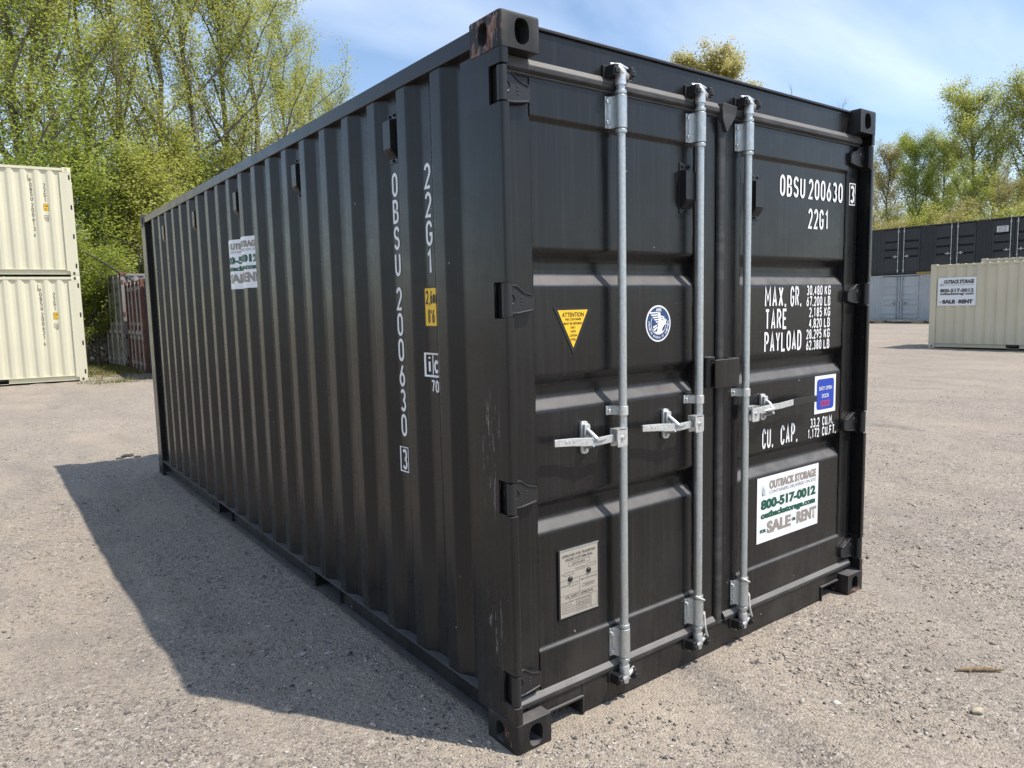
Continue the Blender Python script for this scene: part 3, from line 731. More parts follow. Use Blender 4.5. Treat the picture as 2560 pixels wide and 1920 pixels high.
def side_pt(u, v, l):
    y = 3.235-u; return (corr_x(y)-.0022-.0002*l, y, 1.782+v)
folds = []
for k in range(8, 12):
    c = .432+.2694*k
    for e in (-.101, -.036, .036, .101): folds.append(3.235-(c+e))
sale_sign(side_pt, .545, .327, folds, K)

# ---- markings on the long side
def side_marks(side, root, number, check, mat, boxed):
    def smap(y0, z0): return lambda u, v, l: (corr_x(y0-u)-.0012-.00025*l, y0-u, z0+v)
    def stext(chars, y0, z_top, step):
        for i, ch in enumerate(chars):
            V, F, tw = stroke_text(ch, .1, .050, .0135 if boxed else .017, .01)
            put2d('lettering', V, F, smap(y0, z_top-.1-step*i), mat, side)
    stext('OBSU', .864, 2.200, .1115); stext(number, .864, 1.719, .1105)
    if boxed: frame('check_digit_box', smap(.878, 0), 0, .068, .906, 1.020, .005, mat, side)
    V, F, tw = stroke_text(check, .094, .044, .013, .01); put2d('lettering', V, F, smap(.866, .916), mat, side)
    stext('22G1', .592, 2.196, .1115)
    def sticker(name, y0, y1, z0, z1, mt, lay, parent):
        cs = [y0]+[c for c in (.600, .533, .468) if y1 < c < y0]+[y1]; V = []; F = []
        for c in cs: V += [(y0-c, z0, lay), (y0-c, z1, lay)]
        for i in range(len(cs)-1): F.append((2*i, 2*i+2, 2*i+3, 2*i+1))
        return put2d(name, V, F, smap(y0, 0), mt, parent)
    hs = sticker('height_sticker', .616, .514, 1.547, 1.714, M['st_black'], 1, root)
    sticker('sticker_field', .609, .520, 1.555, 1.706, M['yellow'], 3, hs)
    for s, y0, z0, h_, w_ in (('2,6m', .606, 1.642, .056, .0165), ("8'6", .597, 1.566, .056, .0185)):
        V, F, tw = stroke_text(s, h_, w_, .0065, .004); V = [(u, v, l+4) for u, v, l in V]; put2d('lettering', V, F, smap(y0, z0), M['st_black'], hs)
    frame('railway_mark', smap(.622, 0), 0, .099, 1.347, 1.446, .008, mat, side)
    poly2d('railway_mark', [(.047, 1.355), (.054, 1.355), (.054, 1.438), (.047, 1.438)], smap(.622, 0), mat, side, 2)
    for s, y0, w_ in (('i', .608, .05), ('c', .564, .036)):
        V, F, tw = stroke_text(s, .072, w_, .012, .01); put2d('lettering', V, F, smap(y0, 1.362), mat, side)
    V, F, tw = stroke_text('70', .05, .026, .008, .006); put2d('lettering', V, F, smap(.590, 1.284), mat, side)
side_marks(side, K, '200630', '3', M['white'], True)

# twine on two rods (hangs from them)
def twine(x, label):
    mb = MB(); r0 = .0275; pts = []
    for i in range(14):
        a = R(200+i*20); pts.append((x+r0*math.cos(a), BY+r0*math.sin(a), .335-.0048*i))
    pts += [(x+.030, BY-.012, .245), (x+.030, BY-.014, .20), (x+.036, BY-.016, .16), (x+.046, BY-.012, .128), (x+.050, BY-.006, .118)]
    mb.tube(pts, .0042, 7); pts2 = [(a+.008*math.sin(i), b-.006, c-.006) for i, (a, b, c) in enumerate(pts[10:])]; mb.tube(pts2, .0036, 7)
    o = mb.build('twine', M['rope'], None, smooth=60); tag(o, label, 'rope', 'twine tied on the lock rods')
twine(BARX[1], 'white twine looped round the foot of the lock rod left of the door seam')
twine(BARX[2], 'white twine looped round the foot of the lock rod right of the door seam')

# ------------------------------------------------------------------ ground
def vnoise(X, Y, sc, seed):
    g = np.random.default_rng(seed).random((256, 256)); x = X/sc; y = Y/sc
    xi = np.floor(x).astype(int); yi = np.floor(y).astype(int); fx = x-xi; fy = y-yi
    fx = fx*fx*(3-2*fx); fy = fy*fy*(3-2*fy)
    a = g[xi % 256, yi % 256]; b = g[(xi+1) % 256, yi % 256]; c = g[xi % 256, (yi+1) % 256]; d = g[(xi+1) % 256, (yi+1) % 256]
    return (a*(1-fx)+b*fx)*(1-fy)+(c*(1-fx)+d*fx)*fy-.5
def sstep(a, b, x): t = np.clip((x-a)/(b-a), 0, 1); return t*t*(3-2*t)
def track(X, Y):
    """wheel tracks: pairs of arcs pressed into the yard; returns pressed band and raised shoulders"""
    a = np.zeros(np.shape(X)); b = np.zeros(np.shape(X))
    for cx, cy, r in ((16., -9.5, 17.6), (16., -9.5, 19.25), (-16., 4., 15.2), (-16., 4., 13.6), (30., 24., 27.0), (30., 24., 28.7), (12., -16., 15.3), (12., -16., 16.9), (-9., -13., 17.2), (-9., -13., 18.9), (9., 30., 16.5), (9., 30., 18.2)):
        d = np.hypot(X-cx, Y-cy)-r; d = d+.10*vnoise(X, Y, 1.3, 51)
        w = np.clip(.35+1.5*vnoise(X, Y, 2.2, int(abs(cx*3+r*7)) % 97), 0, 1)
        a = np.maximum(a, w*np.exp(-(d/.12)**2)); b = np.maximum(b, w*np.exp(-((np.abs(d)-.20)/.07)**2))
    out_ = np.clip((np.hypot(np.maximum(np.maximum(-X, X-2.438), 0), np.maximum(np.maximum(-Y, Y-6.058), 0))-.1)/.3, 0, 1)
    return a*out_, b*out_
def ground_z(X, Y):
    X = np.asarray(X, float); Y = np.asarray(Y, float)
    h = .034*vnoise(X, Y, 1.9, 1)+.026*vnoise(X, Y, .7, 2)+.022*vnoise(X, Y, .21, 3)+.010*vnoise(X, Y, .10, 6)
    rut = .026*vnoise(X*.9+Y*.35, Y*.12-X*.04, .5, 5)                               # wheel-dragged streaks
    near = np.clip((np.hypot(np.maximum(np.maximum(-X, X-2.438), 0), np.maximum(np.maximum(-Y, Y-6.058), 0)))/.5, .25, 1)
    tr = track(X, Y); h = (h+rut)*near-.005+.014*np.clip((1-near)/.75, 0, 1)**2-.018*tr[0]+.013*tr[1]
    bank = sstep(26.5, 34, Y)*sstep(16, 8, X)*1.1*(1+.5*vnoise(X, Y, 3, 9))
    return h+bank+sstep(48, 62, X)*.6*(1+vnoise(X, Y, 6, 4))
def graded(lo, hi, a, b, st, gr):
    xs = list(np.arange(a, b+1e-6, st)); d = st; x = b
    while x < hi: d *= gr; x += d; xs.append(x)
    d = st; x = a; le = []
    while x > lo: d *= gr; x -= d; le.append(x)
    return np.array(le[::-1]+xs)
gx = graded(-900, 900, -4.5, 8.0, .055, 1.07); gy = graded(-900, 900, -3.2, 10.0, .055, 1.07)
GX, GY = np.meshgrid(gx, gy); GZ = ground_z(GX, GY)
nv, nh = GX.shape
idx = np.arange(nv*nh).reshape(nv, nh)
quads = np.stack([idx[:-1, :-1], idx[:-1, 1:], idx[1:, 1:], idx[1:, :-1]], -1).reshape(-1, 4)
def np_mesh(name, V, F, mat, smooth=False):
    me = bpy.data.meshes.new(name); k = F.shape[1]
    me.vertices.add(len(V)); me.vertices.foreach_set('co', np.asarray(V, np.float32).ravel())
    me.loops.add(F.size); me.loops.foreach_set('vertex_index', F.astype(np.int32).ravel())
    me.polygons.add(len(F)); me.polygons.foreach_set('loop_start', np.arange(0, F.size, k, dtype=np.int32))
    if smooth: me.polygons.foreach_set('use_smooth', np.ones(len(F), bool))
    me.update(calc_edges=True); me.validate(); me.materials.append(mat); return me

m = pm('gravel_ground', (0.221, 0.198, 0.176), .95, spec=.2); t = NT(m)
def voro(t, sc, out='Color', rnd=1.0):
    x = t.n('ShaderNodeTexVoronoi'); x.inputs['Scale'].default_value = sc; x.inputs['Randomness'].default_value = rnd; t.l(t.co, x.inputs['Vector']); return x.outputs[out]
big = t.ramp(t.noise(.55, 6, .62, (1, 1, 1), .3), .36, .66)
fine_soil = t.mix(big, (0.413, 0.349, 0.273), (0.317, 0.272, 0.223))
streak = t.ramp(t.noise(1.6, 6, .6, (1.0, .32, 1), .6), .52, .70)
fine_soil = t.mix(t.math('MULTIPLY', streak, .75), fine_soil, (0.170, 0.154, 0.142))
pale = t.ramp(t.noise(2.6, 5, .6, (1, .5, 1)), .56, .74)
fine_soil = t.mix(t.math('MULTIPLY', pale, .55), fine_soil, (0.457, 0.393, 0.314))
sepc = t.n('ShaderNodeSeparateColor'); t.l(voro(t, 95), sepc.inputs[0])
sepd = t.n('ShaderNodeSeparateColor'); t.l(voro(t, 210), sepd.inputs[0])
st = t.n('ShaderNodeValToRGB'); cr = st.color_ramp; cr.interpolation = 'CONSTANT'
cols = [(0, (0.074, 0.070, 0.070)), (.15, (0.177, 0.158, 0.142)), (.32, (0.280, 0.242, 0.201)), (.58, (0.354, 0.304, 0.244)), (.80, (0.427, 0.374, 0.307)), (.93, (0.531, 0.492, 0.431))]
while len(cr.elements) < len(cols): cr.elements.new(.5)
for e, (p_, c_) in zip(cr.elements, cols): e.position = p_; e.color = (*c_, 1)
t.l(sepc.outputs[0], st.inputs[0])
st2 = t.n('ShaderNodeValToRGB'); cr = st2.color_ramp; cr.interpolation = 'CONSTANT'
while len(cr.elements) < len(cols): cr.elements.new(.5)
for e, (p_, c_) in zip(cr.elements, cols): e.position = p_; e.color = (*c_, 1)
t.l(sepd.outputs[1], st2.inputs[0])
att = t.n('ShaderNodeAttribute'); att.attribute_name = 'packed'
fine_soil = t.mix(t.math('MULTIPLY', att.outputs['Fac'], .85), fine_soil, (0.176, 0.164, 0.154))
damp = t.ramp(t.noise(.42, 7, .68, (1, .55, 1), .8), .54, .68)
fine_soil = t.mix(t.math('MULTIPLY', damp, .55), fine_soil, (0.167, 0.155, 0.149))
cover = t.ramp(t.noise(.9, 6, .65, (1, .7, 1), .5), .38, .62, .30, .95)
g1 = t.mix(t.math('MULTIPLY', cover, .62), fine_soil, st2.outputs[0])
stone_here = t.math('MULTIPLY', t.ramp(sepc.outputs[1], .45, .5), cover)
g2 = t.mix(t.math('MULTIPLY', stone_here, .8), g1, st.outputs[0])
spz = t.n('ShaderNodeSeparateXYZ'); t.l(t.co, spz.inputs[0])
wood = t.math('MULTIPLY', t.ramp(spz.outputs[1], 23.5, 26.5), t.ramp(spz.outputs[0], 12, 18, 1, 0))          # leaf litter under the trees
g2 = t.mix(t.math('MULTIPLY', wood, t.ramp(t.noise(5, 5, .7), .35, .6)), g2, t.mix(t.noise(30, 3), (0.147, 0.092, 0.052), (0.221, 0.162, 0.110)))
grn = t.math('MULTIPLY', t.math('MULTIPLY', t.ramp(spz.outputs[1], 18.2, 20.5), t.ramp(spz.outputs[1], 24.5, 26, 1, 0)), t.math('MULTIPLY', t.ramp(spz.outputs[0], .4, 1.4), t.ramp(spz.outputs[0], 3.5, 6, 1, 0)))
g2 = t.mix(t.math('MULTIPLY', grn, t.ramp(t.noise(1.4, 5, .7), .46, .66, 0, .7)), g2, (0.103, 0.110, 0.043))
sepe = t.n('ShaderNodeSeparateColor'); t.l(voro(t, 44), sepe.inputs[0])
st3 = t.n('ShaderNodeValToRGB'); cr = st3.color_ramp; cr.interpolation = 'CONSTANT'
while len(cr.elements) < len(cols): cr.elements.new(.5)
for e, (p_, c_) in zip(cr.elements, cols): e.position = p_; e.color = (*c_, 1)
t.l(sepe.outputs[0], st3.inputs[0])
g2 = t.mix(t.math('MULTIPLY', t.math('MULTIPLY', t.ramp(sepe.outputs[1], .68, .72), cover), .55), g2, st3.outputs[0])
t.color(g2)
hgt = t.math('ADD', t.math('MULTIPLY', voro(t, 95, 'Distance'), -.9), t.math('ADD', t.math('MULTIPLY', voro(t, 210, 'Distance'), -.45), t.math('MULTIPLY', t.noise(18, 6, .7), .8)))
t.bump(hgt, .6, .015)
M['ground'] = m
gme = np_mesh('ground', np.stack([GX, GY, GZ], -1).reshape(-1, 3), quads, M['ground'], True)
ga = gme.attributes.new('packed', 'FLOAT', 'POINT'); ga.data.foreach_set('value', track(GX, GY)[0].ravel().astype(np.float32))
go = link('ground', gme, smooth=0); go['kind'] = 'structure'

# loose stones lying on the ground
def rocks(n, rs, rlo, rhi, place, mat, name):
    base = np.array([(1,0,0),(-1,0,0),(0,1,0),(0,-1,0),(0,0,1),(0,0,-1)], float)
    fc = np.array([(0,2,4),(2,1,4),(1,3,4),(3,0,4),(2,0,5),(1,2,5),(3,1,5),(0,3,5)])
    X, Y = place(n, rs); n = len(X)
    r = rlo*(rhi/rlo)**(rs.random(n)**2.2)
    a = rs.random(n)*6.283; ca, sa = np.cos(a), np.sin(a)
    V = base[None]*(.65+.7*rs.random((n, 6, 1)))*(r[:, None, None]*np.stack([np.ones(n)*1.15, .6+.45*rs.random(n), .35+.4*rs.random(n)], -1)[:, None, :])
    V += rs.normal(0, .16, V.shape)*r[:, None, None]
    Vx = V[..., 0]*ca[:, None]-V[..., 1]*sa[:, None]; Vy = V[..., 0]*sa[:, None]+V[..., 1]*ca[:, None]
    V = np.stack([Vx+X[:, None], Vy+Y[:, None], V[..., 2]+(ground_z(X, Y)+r*.10)[:, None]], -1)
    F = (fc[None]+(np.arange(n)*6)[:, None, None]).reshape(-1, 3)
    return link(name, np_mesh(name, V.reshape(-1, 3), F, mat), smooth=0)
def fan(r0, r1, pw):
    def f(n, rs):
        rr = r0*(r1/r0)**(rs.random(n)**pw); an = YAW+rs.uniform(-.80, .80, n)
        X = CAM.x+rr*np.sin(an); Y = CAM.y+rr*np.cos(an)
        keep = ~((X > -.02) & (X < 2.46) & (Y > -.02) & (Y < 6.1))
        cl = vnoise(X, Y, .5, 21)+vnoise(X, Y, .16, 22); keep &= (cl+rs.uniform(-.45, .55, n)) > 0
        return X[keep], Y[keep]
    return f
m = pm('loose_stone', (0.221, 0.205, 0.183), .9, spec=.25); t = NT(m)
ge = t.n('ShaderNodeNewGeometry'); rr_ = t.n('ShaderNodeValToRGB'); cr = rr_.color_ramp
cols = [(0, (0.066, 0.063, 0.063)), (.16, (0.155, 0.143, 0.135)), (.38, (0.265, 0.235, 0.197)), (.72, (0.339, 0.297, 0.249)), (.93, (0.413, 0.374, 0.321)), (1, (0.531, 0.507, 0.460))]
while len(cr.elements) < len(cols): cr.elements.new(.5)
for e, (p_, c_) in zip(cr.elements, cols): e.position = p_; e.color = (*c_, 1)
t.l(ge.outputs['Random Per Island'], rr_.inputs[0]); t.color(rr_.outputs[0]); M['stone'] = m
rs = np.random.default_rng(11)
o = rocks(170000, rs, .0026, .0105, fan(1.25, 16, 1.0), M['stone'], 'gravel'); tag(o, 'loose small grey and beige gravel', None, kind='stuff'); del o['label']
o = rocks(5200, rs, .007, .022, fan(1.6, 26, .8), M['stone'], 'pebbles'); tag(o, 'x', None, kind='stuff'); del o['label']

# single stones, stick and clods one can point at
def lump(name, loc, size, mat, label, cat, seed, rz=0., sub=3, group=None, amp=.25):
    bm = bmesh.new(); bmesh.ops.create_icosphere(bm, subdivisions=sub, radius=1.); rs = random.Random(seed)
    ax = [Vector((rs.uniform(-1, 1), rs.uniform(-1, 1), rs.uniform(-1, 1))).normalized() for _ in range(9)]; cutd = [rs.uniform(.62, .95) for _ in ax]
    for v in bm.verts:
        p = v.co.copy()
        for a, c in zip(ax, cutd):
            d = p.dot(a)
            if d > c: p -= a*(d-c)*.9
        p += p*amp*.25*(math.sin(5*p.x+seed)+math.sin(6*p.y+2*seed)+math.sin(7*p.z))*.33
        v.co = Vector((p.x*size[0], p.y*size[1], p.z*size[2]))
    me = bpy.data.meshes.new(name); bm.to_mesh(me); bm.free(); me.materials.append(mat)
    o = link(name, me, smooth=28); o.location = (loc[0], loc[1], float(ground_z(loc[0], loc[1]))+size[2]*.45); o.rotation_euler = (0, 0, rz)
    return tag(o, label, cat, group)
def stone_mat(name, c1, c2):
    m = pm(name, c1, .9, spec=.25); t = NT(m); t.color(t.mix(t.ramp(t.noise(30, 6, .7), .35, .65), c1, c2)); t.bump(t.noise(90, 5, .6), .5, .004); return m
M['pale_rock'] = stone_mat('pale_rock', (.50, .43, .31), (.32, .28, .22)); M['flat_rock'] = stone_mat('flat_rock', (.46, .43, .39), (.36, .33, .30)); M['clod'] = stone_mat('tar_clod', (.035, .035, .036), (.07, .068, .066))
lump('rock', (1.590, -.900), (.030, .018, .016), M['pale_rock'], 'pale tan fist-sized rock lying on open gravel near the brown stick', 'rock', 4, R(-25))
m = pm('bark_stick', (.2, .13, .07), .9, spec=.2); t = NT(m); t.color(t.mix(t.ramp(t.noise(14, 5, .7, (1, 6, 6)), .35, .65), (.13, .085, .05), (.34, .24, .14))); t.bump(t.noise(40, 4), .5, .004); M['stick'] = m
mb = MB(); zg = float(ground_z(1.96, -.77)); pts = [(1.885, -.700, zg+.012), (1.925, -.735, zg+.013), (1.965, -.765, zg+.013), (2.00, -.80, zg+.014), (2.035, -.832, zg+.015)]
mb.tube(pts, [.004, .0075, .0085, .0078, .005], 9); mb.tube([pts[1], (1.915, -.752, zg+.010)], [.006, .002], 6); o = mb.build('stick', M['stick'], None, smooth=60); tag(o, 'short brown broken stick lying on the gravel above the pale rock', 'stick')
def unproj(px, py, z=0.):
    d = fw+sr*((px-1280)/FPX)+ur*((960-py)/FPX); tt = (z-CAM.z)/d.z; return CAM+d*tt
p = unproj(758, 1640); lump('rock', (p.x, p.y), (.022, .013, .006), M['flat_rock'], 'broad flat pale stone in the container\'s shadow, farther from the corner post', 'rock', 8, .4)
p = unproj(823, 1639); lump('rock', (p.x, p.y), (.022, .011, .007), M['flat_rock'], 'long flat pale stone in the container\'s shadow, nearer the corner post', 'rock', 9, -.3)
for i, (px, py, sz) in enumerate(((300, 1143, .030), (314, 1139, .042), (328, 1138, .038), (343, 1141, .028))):
    p = unproj(px, py); lump('tar_clod', (p.x, p.y), (sz*1.5, sz, sz*.45), M['clod'], 'black lump of old asphalt at the edge of the container\'s shadow', 'clod', 30+i, i*.9, group='asphalt lumps at the shadow edge')

# ------------------------------------------------------------------ containers in the background
def weathered(name, c1, c2, rough=.5, streak=.35, rust=None):
    m = pm(name, c1, rough); t = NT(m)
    b = t.mix(t.ramp(t.noise(.9, 5, .6), .35, .7), c1, c2)
    b = t.mix(t.ramp(t.noise(1., 5, .65, (9, 9, .35)), .5, .8, 0, streak), b, tuple(x*.55 for x in c2))
    if rust:
        b = t.mix(t.ramp(t.noise(3.2, 8, .72, (1, 1, .7)), rust, rust+.09), b, t.mix(t.noise(12, 4), (.13, .045, .022), (.24, .10, .055)))
    t.color(b); t.rough(t.ramp(t.noise(5, 4), .3, .7, rough-.08, rough+.12)); return m
M['beige'] = weathered('cream_paint', (.65, .615, .45), (.60, .565, .42), .45, .16)
M['beige2'] = weathered('sand_paint', (.62, .56, .415), (.56, .505, .375), .5, .2)
M['dark40'] = weathered('charcoal_paint', (.026, .028, .031), (.036, .038, .041), .45, .1)
M['grey40'] = weathered('light_grey_paint', (.42, .445, .46), (.36, .385, .40), .5, .2)
M['rustred'] = weathered('rusty_red', (.15, .062, .045), (.11, .05, .040), .75, .4, .46)
M['oldwhite'] = weathered('weathered_grey', (.22, .215, .205), (.29, .28, .265), .75, .5, .56)
M['teal'] = weathered('dark_slate', (.035, .05, .06), (.05, .065, .072), .6, .3)
M['oldrod'] = weathered('old_rod', (.58, .56, .53), (.46, .40, .35), .7, .2, .68)
M['bluepart'] = pm('blue_part', (.02, .09, .30), .5)
M['timber'] = weathered('timber', (.46, .33, .20), (.38, .27, .16), .8, .3)
M['yellow_beam'] = weathered('yellow_beam', (.42, .27, .05), (.34, .20, .05), .7, .3)

def bg_container(label, loc, rz, L, H, mat, group, end='blind', side_l=True, cast_mat=None):
    """end at y=0: 'doors' or 'post'; returns root and the visible long side"""
    root = empty('shipping_container', loc, rz); tag(root, label, 'container', group)
    W_ = 2.438; sd_ = None
    for s_ in (0, 1):
        if s_ == 0 and not side_l: continue
        mb = MB(); pr = corr_profile(L, .245, L-.183, r=.012, n=3)
        if s_: pr = [(W_-x, y) for x, y in pr]
        mb.strip(pr, 2, .155, H-.076); o = mb.build('side_panel', mat, root, smooth=0)
        if s_ == 0: sd_ = o
    mb = MB(); x = .1; pr = []
    while x < W_-.34: pr += [(x, L-.012), (x+.11, L-.012), (x+.128, L-.055), (x+.238, L-.055)]; x += .256
    mb.strip(pr, 2, .13, H-.08); mb.build('end_panel', mat, root, smooth=25)
    mb = MB(); y = .2; pr = []
    while y < L-.4: pr += [(y, H-.030), (y+.09, H-.030), (y+.105, H-.008), (y+.195, H-.008)]; y += .21
    mb.strip(pr, 0, .04, W_-.04); mb.build('roof_panel', mat, root, smooth=25)
    mb = MB(); mb.box(.06, W_-.06, .12, L-.06, .10, .15); mb.build('floor', M['black_part'], root, smooth=0)
    rails(root, L, W_, H, mat, forks=L < 7)
    for s_ in (0, 1):
        fx = (lambda a: W_-a) if s_ else (lambda a: a)
        xs = sorted((fx(.0025), fx(.06)))
        mb = MB(); mb.box(xs[0], xs[1], .0025, .245, .112, H-.112); mb.build('corner_post', mat, root, bevel=.01)
        mb = MB(); mb.box(xs[0], xs[1], L-.178, L-.0025, .112, H-.112); mb.build('corner_post', mat, root, bevel=.01)
    castings(root, L, W_, H, {None: cast_variant(cast_mat or mat)})
    mb = MB(); mb.box(.1, W_-.1, .06, .16, H-.12, H-.018); mb.build('door_header', mat, root); mb = MB(); mb.box(.1, W_-.1, .06, .16, .02, .14); mb.build('door_sill', mat, root)
    return root, sd_
def end_doors(root, H, mat, rodmat, hingemat):
    for (x0, x1, rods, hx) in ((.065, 1.205, (.36, .90), .035), (1.233, 2.373, (1.54, 2.08), 2.403)):
        mb = MB(); zt = H-.135; zb = .15; pr = [(.07, zt)]; n = 5
        for k in range(n):
            c = zt-(zt-zb)*(k+.75)/(n+.5); pr += [(.07, c+.075), (.105, c+.04), (.105, c-.04), (.07, c-.075)]
        pr += [(.07, zb)]; mb.strip(pr, 0, x0+.08, x1-.08); mb.box(x0, x0+.08, .062, .12, zb, zt); mb.box(x1-.08, x1, .062, .12, zb, zt)
        d = mb.build('door', mat, root, smooth=25)
        for rx in rods:
            mb = MB(); mb.cyl((rx, .03, .06), (rx, .03, H-.05), .019, 8); mb.build('lock_rod', rodmat, d)
            for zc in (.22, .95, 1.35, H-.24): mb = MB(); mb.box(rx-.05, rx+.04, .008, .075, zc-.05, zc+.05); mb.build('rod_bracket', rodmat, d, bevel=.006)
            mb = MB(); mb.box(rx-.30, rx+.02, .0, .02, 1.08, 1.12); mb.box(rx-.2, rx-.16, .002, .08, 1.04, 1.17); mb.build('handle', rodmat, d, bevel=.004)
        for zc in (.28, .95, 1.65, H-.27):
            mb = MB(); mb.box(hx-.05, hx+.05, .015, .07, zc-.06, zc+.06); mb.build('hinge', hingemat, d, bevel=.006)
GST = 'shipping containers'
# cream stack on the left
A0 = R(173.336-90)
for k, (num, chk, lab) in enumerate((('200621', '6', 'cream container under another cream one, marked 200621 on its ribbed side'), ('200613', '4', 'cream container on top of another cream one, marked 200613 on its ribbed side'))):
    rt, sdp = bg_container(lab, (.865, 18.783, 2.591*k+.003), A0, 6.058, 2.591, M['beige'], GST)
    side_marks(sdp, rt, num, chk, M['dark_mark'], False)
    vent(sdp, lambda a, b, c: (.0462-b, .845-a, 2.342+c)).data.materials[0] = M['beige']
    for zc in HZ:
        mb = MB(); mb.box(-.0005, .02, .025, .058, zc-.055, zc+.055); mb.build('hinge_slot', M['hole'], rt)
# sand containers on the right
A1 = R(4.0)
def sand(label, c, H, detail):
    ox = c[0]+6.058*math.sin(A1); oy = c[1]-6.058*math.cos(A1)
    rt, sdp = bg_container(label, (ox, oy, .004), A1, 6.058, H, M['beige2'], GST)
    if detail:
        for yv in (.765, 1.895, 3.0, 4.1): vent(sdp, lambda a, b, c_, yv=yv: (.0462-b, 6.058-yv-a, 2.342+c_)).data.materials[0] = M['beige2']
    return rt
rt = sand('sand coloured container with a white for-sale sign near its corner post', (22.735, 8.471), 2.591, True)
w_, h_ = 1.045, .855; yS = 6.058-.222
sg = plate2d('sale_sign', [(0, 0), (w_, 0), (w_, h_), (0, h_)], lambda u, v, l: (.006-.00025*l, yS-u, 1.315+v), M['sign_white'], rt)
sgm = lambda u, v, l: (.002, yS-u, 1.315+v)
for s_, a, b, c, d, bo in (('OUTBACK STORAGE', .16, .94, .78, .92, .06), ('CONTAINERS DELIVERED ON SITE', .16, .94, .715, .75, .0), ('800-517-0012', .06, .94, .47, .605, .05), ('outbackstorage.com', .06, .94, .355, .47, .05), ('FOR', .05, .11, .10, .15, .02), ('SALE', .13, .47, .07, .215, .08), ('OR', .50, .54, .11, .15, .02), ('RENT', .56, .93, .07, .215, .08)):
    fit_font('lettering', s_, a*w_, b*w_, c*h_, d*h_, sgm, M['sign_grey' if 'CONT' in s_ else 'plate_text'], sg, bo)
for i in range(5):
    u = (.07+.016*i)*w_; poly2d('printed_grass', [(u-.006, .715*h_), (u+.006, .715*h_), (u+.02*(i-2)*.5, (.80+.03*(i % 3))*h_)], lambda u, v, l: (.0025-.0003*i, yS-u, 1.315+v), M['plate_text'], sg)
sand('tall sand coloured container standing behind the one with the for-sale sign', (27.5, 8.85), 2.896, False)
# forty-foot side-door units, charcoal on light grey
def side_doors(label, z0, mat, rodmat, kind):
    Lx, Hx = 12.192, 2.896; y0 = 12.43
    root, _ = bg_container(label, (45.4, y0, z0), 0, Lx, Hx, mat, GST, side_l=False)
    prot = None
    for b in range(4):
        cy = Lx-1.525-3.05*b; hw = 1.12
        for (a, c) in ((cy-hw-.405, cy-hw), (cy+hw, cy+hw+.405)):
            a = max(a, .24); c = min(c, Lx-.18)
            if c-a < .05: continue
            mb = MB(); n = max(int((c-a)/.135), 1); pr = [(.045, a)]
            for k in range(n):
                t0 = a+(c-a)*k/n; dd = (c-a)/n; pr += [(.045, t0+dd*.2), (.012, t0+dd*.4), (.012, t0+dd*.65), (.045, t0+dd*.85)]
            pr.append((.045, c)); mb.strip(pr, 2, .155, Hx-.08); mb.build('side_panel', mat, root, smooth=25)
        for s_ in (-1, 1):
            x0, x1 = (cy-hw+.012, cy-.02) if s_ < 0 else (cy+.02, cy+hw-.012)
            if prot is None or kind: pass
            mb = MB(); zt, zb = Hx-.16, .20
            lv = (.345, .53, .72) if kind == 'dark' else (.12, .34, .47, .60, .80)
            pr = [(zb, .030)]
            for f_ in lv:
                c_ = zb+(zt-zb)*f_; pr += [(c_-.075, .030), (c_-.035, .062), (c_+.035, .062), (c_+.075, .030)] if kind == 'dark' else [(c_-.09, .045), (c_-.05, .012), (c_+.05, .012), (c_+.09, .045)]
            pr.append((zt, .030)); pr[0] = (zb, .030 if kind == 'dark' else .045); pr[-1] = (zt, .030 if kind == 'dark' else .045)
            mb.strip(pr, 1, x0+.09, x1-.09); mb.box(.018, .07, x0, x0+.09, zb-.03, zt+.03); mb.box(.018, .07, x1-.09, x1, zb-.03, zt+.03); mb.box(.018, .07, x0+.09, x1-.09, zt, zt+.03); mb.box(.018, .07, x0+.09, x1-.09, zb-.03, zb)
            d = mb.build('door', mat, root, smooth=25)
            rx = cy+s_*.17; mb = MB(); mb.cyl((-.03, rx, .10), (-.03, rx, Hx-.06), .020, 8); mb.build('lock_rod', rodmat, d)
            for zc in (.24, .80, 1.95, Hx-.26): mb = MB(); mb.box(-.045, .03, rx-.035, rx+.035, zc-(.02 if .5 < zc < 2.2 else .06), zc+(.02 if .5 < zc < 2.2 else .06)); mb.build('rod_bracket', rodmat, d)
            mb = MB(); e = sorted((rx, rx+s_*.33)); mb.box(-.055, -.035, e[0], e[1], 1.085, 1.125); e = sorted((rx+s_*.15, rx+s_*.21)); mb.box(-.05, .04, e[0], e[1], 1.03, 1.19); mb.build('handle', rodmat, d)
            for zc in (.35, 1.0, 1.7, 2.5):
                hy = x0-.01 if s_ < 0 else x1+.01; mb = MB(); mb.box(.0, .04, hy-.05, hy+.05, zc-.05, zc+.05); mb.build('hinge', mat, d)
        mb = MB(); mb.box(-.02, .03, cy-.07, cy+.07, 1.28, 1.42); mb.build('lock_box', mat, root)
    mb = MB(); mb.box(.05, .075, .24, Lx-.18, .155, Hx-.08); mb.build('inner_wall', M['hole'], root)
    return root
M['grey_rod'] = weathered('grey_rod', (.24, .27, .29), (.20, .22, .24), .5, .2)
side_doors('light grey container with double side doors, propped on timber blocks under the charcoal one', .105, M['grey40'], M['grey_rod'], 'grey')
dk = side_doors('long charcoal container with pale lock rods on its side doors, stacked on the grey one', 3.003, M['dark40'], M['galv'], 'dark')
sg = plate2d('sale_sign', [(0, 0), (.56, 0), (.56, .33), (0, .33)], lambda u, v, l: (.008-.00025*l, 14.82-12.43-u, 2.11+v), M['sign_white'], dk)
